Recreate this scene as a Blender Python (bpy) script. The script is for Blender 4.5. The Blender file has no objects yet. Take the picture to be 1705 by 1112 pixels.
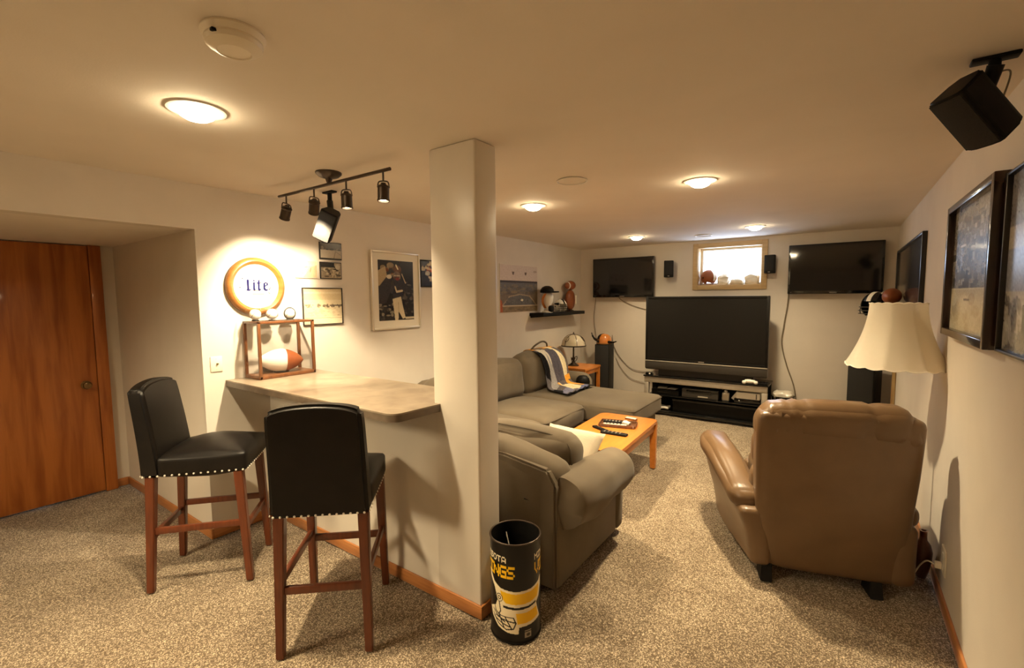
import bpy, bmesh, math, random
import numpy as np
from mathutils import Vector, Matrix, noise
PI = math.pi
S = bpy.context.scene
C = S.collection
random.seed(4)

# ------------------------------------------------------------------ camera, sky, exposure
FPX, YAW, PITCH, ROLL, EYE = 772.47, 0.618986, 0.078919, -0.008481, 1.5758
cam_d = bpy.data.cameras.new('camera'); cam = bpy.data.objects.new('camera', cam_d); C.objects.link(cam)
cam_d.sensor_fit = 'HORIZONTAL'; cam_d.sensor_width = 36.0; cam_d.lens = 36.0 * FPX / 1705.0; cam_d.clip_start = 0.02
_f = Vector((-math.sin(YAW) * math.cos(PITCH), math.cos(YAW) * math.cos(PITCH), -math.sin(PITCH)))
_r = Vector((math.cos(YAW), math.sin(YAW), 0)); _u = _r.cross(_f)
_r2 = math.cos(ROLL) * _r + math.sin(ROLL) * _u; _u2 = -math.sin(ROLL) * _r + math.cos(ROLL) * _u
cam.matrix_world = Matrix(((_r2.x, _u2.x, -_f.x, 0), (_r2.y, _u2.y, -_f.y, 0), (_r2.z, _u2.z, -_f.z, EYE), (0, 0, 0, 1)))
S.camera = cam
S.view_settings.view_transform = 'Standard'; S.view_settings.look = 'None'
S.view_settings.gamma = 1.0; S.view_settings.use_curve_mapping = False
S.view_settings.exposure = 0.02
S.cycles.use_denoising = True
S.cycles.max_bounces = 10; S.cycles.diffuse_bounces = 6; S.cycles.sample_clamp_indirect = 6.0
world = bpy.data.worlds.new('sky'); S.world = world; world.use_nodes = True
bg = world.node_tree.nodes['Background']; bg.inputs[0].default_value = (0.62, 0.76, 1.0, 1); bg.inputs[1].default_value = 17.0
LAMP = (1.0, 0.795, 0.49)
BULB_E = 95.0        # glow of each recessed bulb
DOWN_W = 250.0       # floodlight of each recessed can
TRACK_W = 58.0       # each track head

# room: x to the right along the back wall, y away from the camera, z up
XL, XR, YB, YF, H = -3.336, 0.4695, 6.535, -4.6, 2.3
XD, YC, ZS = -4.959, 1.255, 2.02       # the door recess: its back, its far side, its low ceiling
PX0, PX1, PY0, PY1 = -1.686, -1.391, 1.672, 1.833   # pillar

# ------------------------------------------------------------------ helpers
def col(r, g, b): return (r, g, b, 1)
def s2l(c):
    c = np.asarray(c, float) / 255.0
    return np.where(c <= 0.04045, c / 12.92, ((c + 0.055) / 1.055) ** 2.4)
def nmat(name, color, rough=0.5, metal=0.0, coat=0.0, spec=0.5, sheen=0.0):
    m = bpy.data.materials.new(name); m.use_nodes = True
    nt = m.node_tree; b = nt.nodes['Principled BSDF']
    b.inputs['Base Color'].default_value = col(*color); b.inputs['Roughness'].default_value = rough
    b.inputs['Metallic'].default_value = metal; b.inputs['Coat Weight'].default_value = coat
    b.inputs['Coat Roughness'].default_value = 0.06
    b.inputs['Specular IOR Level'].default_value = spec; b.inputs['Sheen Weight'].default_value = sheen
    return m, nt, b
def speckle(name, c1, c2, scale=8, rough=0.5, bump=0.0, bscale=60, detail=4, stretch=(1, 1, 1), metal=0.0, coat=0.0, spec=0.5, sheen=0.0, dist=0.01, lo=0.3, hi=0.7):
    """two-tone noise colour with a fine noise bump: paint, leather, fabric, wood, metal"""
    m, nt, b = nmat(name, c1, rough, metal, coat, spec, sheen)
    N, L = nt.nodes, nt.links
    tc = N.new('ShaderNodeTexCoord'); mp = N.new('ShaderNodeMapping'); mp.inputs['Scale'].default_value = stretch
    L.new(tc.outputs['Object'], mp.inputs['Vector'])
    n = N.new('ShaderNodeTexNoise'); n.inputs['Scale'].default_value = scale; n.inputs['Detail'].default_value = detail; n.inputs['Distortion'].default_value = 0.4
    L.new(mp.outputs[0], n.inputs['Vector'])
    r = N.new('ShaderNodeValToRGB'); r.color_ramp.elements[0].color = col(*c1); r.color_ramp.elements[1].color = col(*c2)
    r.color_ramp.elements[0].position = lo; r.color_ramp.elements[1].position = hi
    L.new(n.outputs['Fac'], r.inputs['Fac']); L.new(r.outputs['Color'], b.inputs['Base Color'])
    if bump:
        n2 = N.new('ShaderNodeTexNoise'); n2.inputs['Scale'].default_value = bscale; n2.inputs['Detail'].default_value = 3
        L.new(mp.outputs[0], n2.inputs['Vector'])
        bp = N.new('ShaderNodeBump'); bp.inputs['Strength'].default_value = bump; bp.inputs['Distance'].default_value = dist
        L.new(n2.outputs['Fac'], bp.inputs['Height']); L.new(bp.outputs['Normal'], b.inputs['Normal'])
    return m
def emit(name, color, strength):
    m = bpy.data.materials.new(name); m.use_nodes = True; nt = m.node_tree; nt.nodes.clear()
    e = nt.nodes.new('ShaderNodeEmission'); e.inputs[0].default_value = col(*color); e.inputs[1].default_value = strength
    o = nt.nodes.new('ShaderNodeOutputMaterial'); nt.links.new(e.outputs[0], o.inputs[0]); return m
def printed(name, rough=0.4, coat=0.0, spec=0.5):
    m, nt, b = nmat(name, (1, 1, 1), rough, 0, coat, spec)
    a = nt.nodes.new('ShaderNodeAttribute'); a.attribute_name = 'Col'; nt.links.new(a.outputs['Color'], b.inputs['Base Color']); return m

def tag(o, label=None, cat=None, group=None, kind=None):
    if label: o['label'] = label
    if cat: o['category'] = cat
    if group: o['group'] = group
    if kind: o['kind'] = kind
    return o
def thing(name, label, cat, loc=(0, 0, 0), rz=0.0, group=None):
    o = bpy.data.objects.new(name, None); o.empty_display_size = 0.05; C.objects.link(o)
    o.location = loc; o.rotation_euler = (0, 0, rz); return tag(o, label, cat, group)
def mat_of(o): return Matrix.Translation(o.location) @ o.rotation_euler.to_matrix().to_4x4()
def obj(name, bm, mat, parent=None, smooth=35, world=False, kind=None, label=None):
    if world and parent is not None:
        M = Matrix.Identity(4); p = parent
        while p is not None: M = mat_of(p) @ M; p = p.parent
        bm.transform(M.inverted())
    me = bpy.data.meshes.new(name)
    bmesh.ops.recalc_face_normals(bm, faces=bm.faces[:]) if smooth is not None else None
    bm.to_mesh(me); bm.free()
    if smooth:
        me.shade_smooth(); me.set_sharp_from_angle(angle=math.radians(smooth))
    for m in (mat if isinstance(mat, (list, tuple)) else [mat]): me.materials.append(m)
    o = bpy.data.objects.new(name, me); C.objects.link(o)
    if parent is not None: o.parent = parent
    if kind: o['kind'] = kind
    if label: o['label'] = label
    return o
def dup(root, loc=None, rz=None, label=None, group=None):
    r = root.copy(); C.objects.link(r)
    if loc is not None: r.location = loc
    if rz is not None: r.rotation_euler = (0, 0, rz)
    if label: r['label'] = label
    if group: r['group'] = group
    for ch in list(root.children):
        c = ch.copy(); C.objects.link(c); c.parent = r
        for g in list(ch.children):
            d = g.copy(); C.objects.link(d); d.parent = c
    return r
def BM(): return bmesh.new()
def bx(bm, x0, x1, y0, y1, z0, z1, bev=0.0, seg=2, M=None):
    g = bmesh.ops.create_cube(bm, size=1.0)['verts']
    sx, sy, sz = abs(x1 - x0), abs(y1 - y0), abs(z1 - z0)
    bmesh.ops.scale(bm, vec=(sx, sy, sz), verts=g)
    bmesh.ops.translate(bm, vec=((x0 + x1) / 2, (y0 + y1) / 2, (z0 + z1) / 2), verts=g)
    if M is not None: bmesh.ops.transform(bm, matrix=M, verts=g)
    if bev > 0:
        es = list({e for v in g for e in v.link_edges})
        bmesh.ops.bevel(bm, geom=es, offset=min(bev, 0.45 * min(sx, sy, sz)), segments=seg, profile=0.5, affect='EDGES')
    return bm
def tube(bm, pts, r, n=8, caps=True):
    P = [Vector(p) for p in pts]; rings = []; up = None
    for i, p in enumerate(P):
        t = (P[min(i + 1, len(P) - 1)] - P[max(i - 1, 0)]).normalized()
        if up is None: up = t.orthogonal().normalized()
        up = (up - t * up.dot(t)); up = up.normalized() if up.length > 1e-6 else t.orthogonal().normalized()
        s = t.cross(up); rr = r[i] if isinstance(r, (list, tuple)) else r
        rings.append([bm.verts.new(p + rr * (math.cos(2 * PI * k / n) * up + math.sin(2 * PI * k / n) * s)) for k in range(n)])
    for a, b in zip(rings, rings[1:]):
        for k in range(n): bm.faces.new((a[k], a[(k + 1) % n], b[(k + 1) % n], b[k]))
    if caps: bm.faces.new(rings[0][::-1]); bm.faces.new(rings[-1])
    return bm
def spline(pts, k=6):
    P = [Vector(p) for p in pts]; P = [2 * P[0] - P[1]] + P + [2 * P[-1] - P[-2]]; out = []
    for i in range(1, len(P) - 2):
        for j in range(k):
            t = j / k; a, b, c, d = P[i - 1:i + 3]
            out.append(0.5 * (2 * b + (c - a) * t + (2 * a - 5 * b + 4 * c - d) * t * t + (3 * b - a - 3 * c + d) * t ** 3))
    out.append(P[-2]); return out
def lathe(bm, prof, n=32, c=(0, 0, 0), M=None, rf=None):
    rings = []
    for r, z in prof:
        if r < 1e-5: rings.append([bm.verts.new((c[0], c[1], c[2] + z))]); continue
        rings.append([bm.verts.new((c[0] + r * (rf(2 * PI * k / n, z) if rf else 1) * math.cos(2 * PI * k / n), c[1] + r * (rf(2 * PI * k / n, z) if rf else 1) * math.sin(2 * PI * k / n), c[2] + z)) for k in range(n)])
    for a, b in zip(rings, rings[1:]):
        for k in range(n):
            k2 = (k + 1) % n
            if len(a) == 1 and len(b) == 1: continue
            if len(a) == 1: bm.faces.new((a[0], b[k2], b[k]))
            elif len(b) == 1: bm.faces.new((a[k], a[k2], b[0]))
            else: bm.faces.new((a[k], a[k2], b[k2], b[k]))
    if M is not None: bmesh.ops.transform(bm, matrix=M, verts=[v for r in rings for v in r])
    return bm
def surf(bm, nu, nv, f, close_u=False):
    V = [[bm.verts.new(f(i / (nu if close_u else nu - 1), j / (nv - 1))) for j in range(nv)] for i in range(nu)]
    for i in range(nu if close_u else nu - 1):
        for j in range(nv - 1):
            a = V[i]; b = V[(i + 1) % nu]
            bm.faces.new((a[j], b[j], b[j + 1], a[j + 1]))
    return V
def cush(bm, c, s, r=0.05, puff=(0, 0, 0), n=10, M=None, wob=0.0, wsc=4.0, seed=0.0):
    """soft rounded block: centre, full size, edge radius, bulge of each pair of faces"""
    h = [q / 2 for q in s]; r = min(r, 0.98 * min(h)); V = {}; faces = []
    def vert(p):
        key = tuple(round(q, 5) for q in p)
        if key not in V:
            q = [math.copysign(1 - (1 - abs(t)) ** 1.6, t) if abs(t) < 1 else t for t in p]
            P = Vector([q[i] * h[i] for i in range(3)])
            I = Vector([max(-(h[i] - r), min(h[i] - r, P[i])) for i in range(3)]); d = P - I
            if d.length > 1e-9: P = I + d.normalized() * min(r, max(abs(d[0]), abs(d[1]), abs(d[2])))
            for i in range(3):
                a, b = (i + 1) % 3, (i + 2) % 3
                P[i] += puff[i] * q[i] * (1 - q[a] ** 2) * (1 - q[b] ** 2)
            if wob:
                nz = noise.noise_vector(Vector((P.x * wsc + seed, P.y * wsc, P.z * wsc + seed * 2))); P += nz * wob
            P = P + Vector(c)
            if M is not None: P = M @ P
            V[key] = bm.verts.new(P)
        return V[key]
    for ax in range(3):
        for sg in (-1, 1):
            for i in range(n):
                for j in range(n):
                    q = []
                    for (di, dj) in ((0, 0), (1, 0), (1, 1), (0, 1)):
                        p = [0, 0, 0]; p[ax] = sg; p[(ax + 1) % 3] = -1 + 2 * (i + di) / n; p[(ax + 2) % 3] = -1 + 2 * (j + dj) / n
                        q.append(vert(p))
                    try: bm.faces.new(q if sg > 0 else q[::-1])
                    except ValueError: pass
    return bm
def prism(bm, poly, z0, z1, bev=0.0, M=None):
    """polygon in xy extruded in z"""
    a = [bm.verts.new((x, y, z0)) for x, y in poly]; b = [bm.verts.new((x, y, z1)) for x, y in poly]; n = len(poly)
    bm.faces.new(a[::-1]); bm.faces.new(b)
    for i in range(n): bm.faces.new((a[i], a[(i + 1) % n], b[(i + 1) % n], b[i]))
    if M is not None: bmesh.ops.transform(bm, matrix=M, verts=a + b)
    if bev: bmesh.ops.bevel(bm, geom=list({e for v in a + b for e in v.link_edges}), offset=bev, segments=2, affect='EDGES')
    return bm
def taper(bm, p0, p1, a0, a1, b0=None, b1=None, bev=0.004):
    """square leg from p0 (size a0 x b0) to p1 (size a1 x b1)"""
    b0 = b0 or a0; b1 = b1 or a1; V = []
    for p, a, b in ((p0, a0, b0), (p1, a1, b1)):
        V.append([bm.verts.new((p[0] + sx * a / 2, p[1] + sy * b / 2, p[2])) for sx, sy in ((-1, -1), (1, -1), (1, 1), (-1, 1))])
    bm.faces.new(V[0][::-1]); bm.faces.new(V[1])
    for i in range(4): bm.faces.new((V[0][i], V[0][(i + 1) % 4], V[1][(i + 1) % 4], V[1][i]))
    bmesh.ops.bevel(bm, geom=list({e for v in V[0] + V[1] for e in v.link_edges}), offset=bev, segments=2, affect='EDGES')
    return bm
def bar(bm, p0, p1, w, h, bev=0.003):
    p0, p1 = Vector(p0), Vector(p1); d = p1 - p0; L = d.length; x = d.normalized()
    z = Vector((0, 0, 1)) if abs(x.z) < 0.9 else Vector((0, 1, 0)); y = z.cross(x).normalized(); z = x.cross(y)
    M = Matrix(((x.x, y.x, z.x, p0.x), (x.y, y.y, z.y, p0.y), (x.z, y.z, z.z, p0.z), (0, 0, 0, 1)))
    return bx(bm, 0, L, -w / 2, w / 2, -h / 2, h / 2, bev, 2, M)

# ---- flat print: a small painted raster carried as point colours on a grid
GL = {'A': '0111010001100011111110001', 'E': '1111110000111101000011111', 'G': '0111110000101111000101111', 'I': '1111100100001000010011111',
      'K': '1000110010111001001010001', 'M': '1000111011101011000110001', 'N': '1000111001101011001110001', 'O': '0111010001100011000101110',
      'S': '0111110000011100000111110', 'T': '1111100100001000010000100', 'V': '1000110001100010101000100'}
class Canvas:
    def __init__(s, w, h, c):
        s.w, s.h = w, h; s.a = np.zeros((h, w, 3)); s.a[:] = c
        s.Y, s.X = np.mgrid[0:h, 0:w]; s.X = (s.X + 0.5) / w; s.Y = (s.Y + 0.5) / h      # 0..1, y from the top
    def mask(s, m, c, al=1.0): s.a[m] = (1 - al) * s.a[m] + al * np.asarray(c, float)
    def rect(s, x0, y0, x1, y1, c, al=1.0): s.mask((s.X >= x0) & (s.X <= x1) & (s.Y >= y0) & (s.Y <= y1), c, al)
    def ell(s, cx, cy, rx, ry, c, al=1.0): s.mask(((s.X - cx) / rx) ** 2 + ((s.Y - cy) / ry) ** 2 <= 1, c, al)
    def poly(s, P, c, al=1.0):
        m = np.zeros(s.X.shape, bool); n = len(P)
        for i in range(n):
            (x0, y0), (x1, y1) = P[i], P[(i + 1) % n]
            if y0 == y1: continue
            m ^= ((y0 > s.Y) != (y1 > s.Y)) & (s.X < (x1 - x0) * (s.Y - y0) / (y1 - y0) + x0)
        s.mask(m, c, al)
    def line(s, P, w, c, asp=1.0, al=1.0):
        for (x0, y0), (x1, y1) in zip(P, P[1:]):
            dx, dy = (x1 - x0), (y1 - y0) * asp; L = dx * dx + dy * dy + 1e-12
            t = np.clip(((s.X - x0) * dx + (s.Y - y0) * asp * dy) / L, 0, 1)
            s.mask((s.X - x0 - t * dx) ** 2 + ((s.Y - y0) * asp - t * dy) ** 2 <= (w / 2) ** 2, c, al)
    def text(s, T, x, y, w, h, c, gap=0.2):
        n = len(T); cw = w / (n + gap * (n - 1))
        for i, ch in enumerate(T):
            g = GL[ch]
            for q in range(25):
                if g[q] == '1':
                    cx = x + i * cw * (1 + gap) + (q % 5) * cw / 5; cy = y + (q // 5) * h / 5
                    s.rect(cx, cy, cx + cw / 5 * 1.06, cy + h / 5 * 1.06, c)
    def blobs(s, n, x0, y0, x1, y1, r0, r1, cols, seed=1, al=0.8, asp=1.0):
        R = random.Random(seed)
        for _ in range(n):
            r = R.uniform(r0, r1); s.ell(R.uniform(x0, x1), R.uniform(y0, y1), r * R.uniform(.6, 1.6), r * R.uniform(.6, 1.6) * asp, R.choice(cols), al)
    def grain(s, amt, seed=1, k=1):
        R = np.random.RandomState(seed); g = R.randn(s.h // k + 1, s.w // k + 1); g = np.kron(g, np.ones((k, k)))[:s.h, :s.w]
        s.a = np.clip(s.a + amt * g[..., None], 0, 255)
def canvas_obj(name, cv, f, mat, parent=None, keep=None, label=None):
    """f(u, v) -> local point, u to the right and v down, both 0..1"""
    w, h = cv.w, cv.h; bm = BM(); V = []
    for j in range(h):
        V.append([bm.verts.new(f((i) / (w - 1), j / (h - 1))) for i in range(w)])
    for j in range(h - 1):
        for i in range(w - 1):
            if keep and not keep((i + .5) / (w - 1), (j + .5) / (h - 1)): continue
            bm.faces.new((V[j][i], V[j + 1][i], V[j + 1][i + 1], V[j][i + 1]))
    bm.verts.index_update(); me = bpy.data.meshes.new(name); bm.to_mesh(me); bm.free(); me.shade_smooth()
    at = me.color_attributes.new('Col', 'FLOAT_COLOR', 'POINT')
    rgba = np.ones((w * h, 4), np.float32); rgba[:, :3] = s2l(np.clip(cv.a, 0, 255)).reshape(-1, 3)
    at.data.foreach_set('color', rgba.ravel()); me.materials.append(mat)
    o = bpy.data.objects.new(name, me); C.objects.link(o)
    if parent is not None: o.parent = parent
    if label: o['label'] = label
    return o

# ------------------------------------------------------------------ materials
M = {}
M['wall'] = speckle('wall paint', (0.66, 0.60, 0.52), (0.70, 0.64, 0.555), 3, 0.75, 0.12, 220, spec=0.25, dist=0.003)
M['pillar'] = speckle('satin wall paint', (0.66, 0.60, 0.52), (0.70, 0.64, 0.555), 3, 0.32, 0.06, 120, spec=0.45, dist=0.002)
M['ceil'] = speckle('ceiling paint', (0.75, 0.685, 0.60), (0.79, 0.725, 0.64), 2, 0.85, 0.12, 150, spec=0.2, dist=0.003)
M['trim'] = speckle('oak trim', (0.40, 0.150, 0.042), (0.52, 0.215, 0.068), 5, 0.4, 0.1, 40, stretch=(1, 1, 14), coat=0.2)
M['door'] = speckle('veneer door', (0.30, 0.082, 0.014), (0.50, 0.170, 0.036), 2.6, 0.4, 0.05, 30, detail=8, stretch=(6, 6, 0.55), coat=0.15, lo=0.36, hi=0.62)
M['brass'] = nmat('aged brass', (0.55, 0.42, 0.22), 0.3, 1.0)[0]
M['knob'] = nmat('dark brass knob', (0.22, 0.14, 0.065), 0.28, 1.0)[0]
M['leather'] = speckle('black leather', (0.0055, 0.0045, 0.004), (0.010, 0.008, 0.0065), 10, 0.40, 0.15, 260, spec=0.25, dist=0.002)
M['stoolwood'] = speckle('stained wood', (0.095, 0.022, 0.007), (0.15, 0.037, 0.011), 6, 0.36, 0.05, 60, stretch=(8, 8, 1), coat=0.2)
M['nail'] = nmat('nickel nailhead', (0.90, 0.86, 0.76), 0.35, 0.4)[0]
M['sofa'] = speckle('sofa microfibre', (0.118, 0.092, 0.062), (0.148, 0.117, 0.080), 4, 0.92, 0.12, 380, spec=0.15, sheen=0.12, dist=0.002)
M['piping'] = speckle('sofa piping', (0.085, 0.068, 0.048), (0.11, 0.088, 0.062), 6, 0.9, spec=0.2)
M['tan'] = speckle('tan leather', (0.130, 0.076, 0.038), (0.165, 0.099, 0.050), 5, 0.34, 0.14, 160, spec=0.5, dist=0.003)
M['black'] = speckle('black plastic', (0.005, 0.0045, 0.004), (0.009, 0.008, 0.007), 20, 0.5, 0.03, 200, spec=0.15)
M['grille'] = speckle('speaker cloth', (0.010, 0.0095, 0.009), (0.020, 0.019, 0.0175), 300, 0.9, 0.2, 500)
M['gloss'] = nmat('gloss black', (0.006, 0.006, 0.006), 0.09, 0, 0.3)[0]
M['screen'] = nmat('screen glass', (0.009, 0.009, 0.009), 0.06, 0, 0.4)[0]
M['matscreen'] = nmat('rear projection screen', (0.008, 0.0075, 0.007), 0.30, spec=0.22)[0]
M['bezel'] = nmat('dark grey bezel', (0.045, 0.040, 0.034), 0.4, spec=0.4)[0]
M['steel'] = speckle('brushed silver', (0.50, 0.46, 0.39), (0.60, 0.55, 0.47), 12, 0.38, 0, metal=0.6)
M['bronze'] = speckle('dark bronze', (0.035, 0.024, 0.016), (0.06, 0.04, 0.027), 12, 0.38, metal=0.6)
M['white'] = nmat('white plastic', (0.78, 0.74, 0.66), 0.45)[0]
M['ivory'] = nmat('ivory plate', (0.80, 0.73, 0.60), 0.4)[0]
M['counter'] = speckle('mottled laminate', (0.20, 0.155, 0.11), (0.34, 0.275, 0.20), 9, 0.28, 0.03, 90, detail=8, coat=0.15)
M['counteredge'] = speckle('counter edge', (0.10, 0.075, 0.052), (0.16, 0.12, 0.085), 12, 0.35)
M['table'] = speckle('honey oak', (0.50, 0.160, 0.022), (0.62, 0.215, 0.034), 4, 0.32, 0.05, 50, detail=6, stretch=(8, 1, 8), coat=0.2)
M['oakframe'] = speckle('oak ring', (0.25, 0.10, 0.022), (0.36, 0.155, 0.038), 6, 0.35, 0.05, 60, stretch=(1, 1, 6), coat=0.2)
M['casewood'] = speckle('case wood', (0.11, 0.040, 0.013), (0.18, 0.068, 0.022), 6, 0.36, 0.05, 60, stretch=(6, 6, 1), coat=0.2)
M['darkframe'] = speckle('dark frame wood', (0.014, 0.009, 0.007), (0.035, 0.016, 0.010), 6, 0.25, coat=0.3)
M['redframe'] = speckle('reddish frame wood', (0.13, 0.035, 0.012), (0.19, 0.055, 0.02), 6, 0.3, coat=0.3)
M['silverframe'] = nmat('pale metal frame', (0.72, 0.66, 0.55), 0.3, 0.3)[0]
M['blackframe'] = nmat('black frame', (0.012, 0.011, 0.010), 0.3)[0]
M['mat'] = nmat('mount board', (0.74, 0.68, 0.56), 0.7)[0]
M['print'] = printed('gloss print', 0.25, 0.5)
M['matprint'] = printed('matt print', 0.6)
M['canprint'] = printed('printed tin', 0.34, 0.1, 0.3)
M['fabricprint'] = printed('printed fleece', 0.95, 0, 0.1)
M['shade'] = speckle('cream shade fabric', (0.86, 0.80, 0.68), (0.89, 0.835, 0.72), 3, 0.8, 0.06, 300, spec=0.2)
M['artglass'] = speckle('cream art glass', (0.72, 0.64, 0.48), (0.85, 0.78, 0.62), 14, 0.2, coat=0.4)
M['pillow'] = speckle('cream pillow', (0.47, 0.40, 0.30), (0.53, 0.455, 0.345), 5, 0.9, 0.15, 150, spec=0.2)
M['ball'] = speckle('brown pigskin', (0.24, 0.062, 0.017), (0.32, 0.092, 0.026), 8, 0.45, 0.3, 260, dist=0.002)
M['orange'] = nmat('orange shell', (0.50, 0.17, 0.035), 0.22, 0, 0.5)[0]
M['whiteball'] = speckle('white leather', (0.80, 0.76, 0.68), (0.84, 0.80, 0.72), 8, 0.4, 0.15, 260, dist=0.002)
M['cable'] = nmat('cable jacket', (0.20, 0.155, 0.10), 0.5)[0]
M['paper'] = speckle('paper', (0.66, 0.62, 0.54), (0.74, 0.70, 0.62), 6, 0.7)
M['bag'] = speckle('crumpled plastic', (0.50, 0.46, 0.38), (0.62, 0.57, 0.48), 12, 0.3, 0.2, 30)
M['winwood'] = speckle('window pine', (0.50, 0.33, 0.15), (0.60, 0.42, 0.21), 5, 0.5, 0.05, 50, stretch=(1, 1, 8))
M['bulb'] = emit('lit bulb', LAMP, BULB_E)
M['trackbulb'] = emit('lit track bulb', (1.0, 0.82, 0.58), 60.0)
M['jug'] = speckle('glazed jug', (0.09, 0.035, 0.018), (0.14, 0.055, 0.028), 8, 0.3, coat=0.3)
def glass(name, rough=0.0):
    m = bpy.data.materials.new(name); m.use_nodes = True; nt = m.node_tree; nt.nodes.clear()
    a = nt.nodes.new('ShaderNodeBsdfTransparent'); g = nt.nodes.new('ShaderNodeBsdfGlossy'); g.inputs['Roughness'].default_value = rough
    lw = nt.nodes.new('ShaderNodeLayerWeight'); lw.inputs[0].default_value = 0.5; pw = nt.nodes.new('ShaderNodeMath'); pw.operation = 'POWER'; pw.inputs[1].default_value = 4.0; nt.links.new(lw.outputs['Facing'], pw.inputs[0]); f = nt.nodes.new('ShaderNodeMath'); f.operation = 'MULTIPLY_ADD'; f.inputs[1].default_value = 0.6; f.inputs[2].default_value = 0.035; nt.links.new(pw.outputs[0], f.inputs[0]); mx = nt.nodes.new('ShaderNodeMixShader'); o = nt.nodes.new('ShaderNodeOutputMaterial')
    nt.links.new(f.outputs[0], mx.inputs[0]); nt.links.new(a.outputs[0], mx.inputs[1]); nt.links.new(g.outputs[0], mx.inputs[2]); nt.links.new(mx.outputs[0], o.inputs[0]); return m
M['glass'] = glass('clear glass')
M['mirror'] = nmat('mirror', (0.85, 0.84, 0.80), 0.03, 1.0)[0]
def carpet():
    m, nt, b = nmat('carpet', (0.3, 0.25, 0.18), 0.95, spec=0.1); N, L = nt.nodes, nt.links
    b.inputs['Sheen Weight'].default_value = 0.15
    tc = N.new('ShaderNodeTexCoord')
    wn = N.new('ShaderNodeTexNoise'); wn.inputs['Scale'].default_value = 60; wn.inputs['Detail'].default_value = 2
    L.new(tc.outputs['Object'], wn.inputs['Vector'])
    wm = N.new('ShaderNodeMix'); wm.data_type = 'VECTOR'; wm.inputs['Factor'].default_value = 0.03
    L.new(tc.outputs['Object'], wm.inputs['A']); L.new(wn.outputs['Color'], wm.inputs['B'])
    vo = N.new('ShaderNodeTexVoronoi'); vo.inputs['Scale'].default_value = 135; L.new(wm.outputs['Result'], vo.inputs['Vector'])
    n1 = N.new('ShaderNodeTexNoise'); n1.inputs['Scale'].default_value = 210; n1.inputs['Detail'].default_value = 4; L.new(tc.outputs['Object'], n1.inputs['Vector'])
    n2 = N.new('ShaderNodeTexNoise'); n2.inputs['Scale'].default_value = 3.5; n2.inputs['Detail'].default_value = 5; n2.inputs['Distortion'].default_value = 0.8; L.new(tc.outputs['Object'], n2.inputs['Vector'])
    ad = N.new('ShaderNodeMath'); ad.operation = 'MULTIPLY_ADD'; ad.inputs[1].default_value = -0.9; L.new(vo.outputs['Distance'], ad.inputs[0]); L.new(n1.outputs['Fac'], ad.inputs[2])
    r = N.new('ShaderNodeValToRGB'); r.color_ramp.elements[0].position = -0.30; r.color_ramp.elements[0].color = col(0.17, 0.122, 0.075)
    r.color_ramp.elements[1].position = 0.46; r.color_ramp.elements[1].color = col(0.95, 0.80, 0.585); L.new(ad.outputs[0], r.inputs['Fac'])
    r2 = N.new('ShaderNodeValToRGB'); r2.color_ramp.elements[0].position = 0.35; r2.color_ramp.elements[0].color = col(0.80, 0.78, 0.76); r2.color_ramp.elements[1].position = 0.65; r2.color_ramp.elements[1].color = col(1, 1, 1); L.new(n2.outputs['Fac'], r2.inputs['Fac'])
    mx = N.new('ShaderNodeMix'); mx.data_type = 'RGBA'; mx.blend_type = 'MULTIPLY'; mx.inputs['Factor'].default_value = 1.0
    L.new(r.outputs['Color'], mx.inputs['A']); L.new(r2.outputs['Color'], mx.inputs['B']); L.new(mx.outputs['Result'], b.inputs['Base Color'])
    bp = N.new('ShaderNodeBump'); bp.inputs['Strength'].default_value = 0.55; bp.inputs['Distance'].default_value = 0.012
    L.new(ad.outputs[0], bp.inputs['Height']); L.new(bp.outputs['Normal'], b.inputs['Normal'])
    return m
M['carpet'] = carpet()

# ------------------------------------------------------------------ the room
def struct(name, bm, mat, parent=None, smooth=None):
    return obj(name, bm, mat, parent, smooth, kind='structure')
T = 0.1
# floor: a fine grid with a gently uneven pile
def floor_mesh():
    bm = BM(); nx, ny = 220, 460; x0, x1, y0, y1 = XD - T, XR + T, YF - T, YB + T
    def f(u, v):
        x = x0 + (x1 - x0) * u; y = y0 + (y1 - y0) * v
        z = 0.006 * noise.noise(Vector((x * 5, y * 5, 0))) + 0.004 * noise.noise(Vector((x * 17, y * 17, 3))) - 0.006
        return (x, y, z)
    surf(bm, nx, ny, f)
    return bm
fl = obj('floor', floor_mesh(), M['carpet'], None, 80, kind='structure')
b = BM(); bx(b, XL - T, XR + T, YF - T, YB + 0.35, H, H + T); struct('ceiling', b, M['ceil'])
b = BM()
bx(b, XL - T, XL, YC + 0.0, YB + T, 0, H); bx(b, XL - T, XL, YF - T, YC, ZS, H); bx(b, XL - T, XL, YF - T, -0.62, 0, ZS)
struct('wall_left', b, M['wall'])
b = BM(); bx(b, XR, XR + T, YF - T, YB + T, 0, H); struct('wall_right', b, M['wall'])
b = BM(); bx(b, XL - T, XR + T, YF - T, YF, 0, H); struct('wall_front', b, M['wall'])
WX0, WX1, WZ0, WZ1 = -1.60, -0.825, 1.70, 2.215       # window hole
b = BM()
bx(b, XL - T, WX0, YB, YB + 0.25, 0, H); bx(b, WX1, XR + T, YB, YB + 0.25, 0, H)
bx(b, WX0, WX1, YB, YB + 0.25, 0, WZ0); bx(b, WX0, WX1, YB, YB + 0.25, WZ1, H)
struct('wall_back', b, M['wall'])
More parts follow.
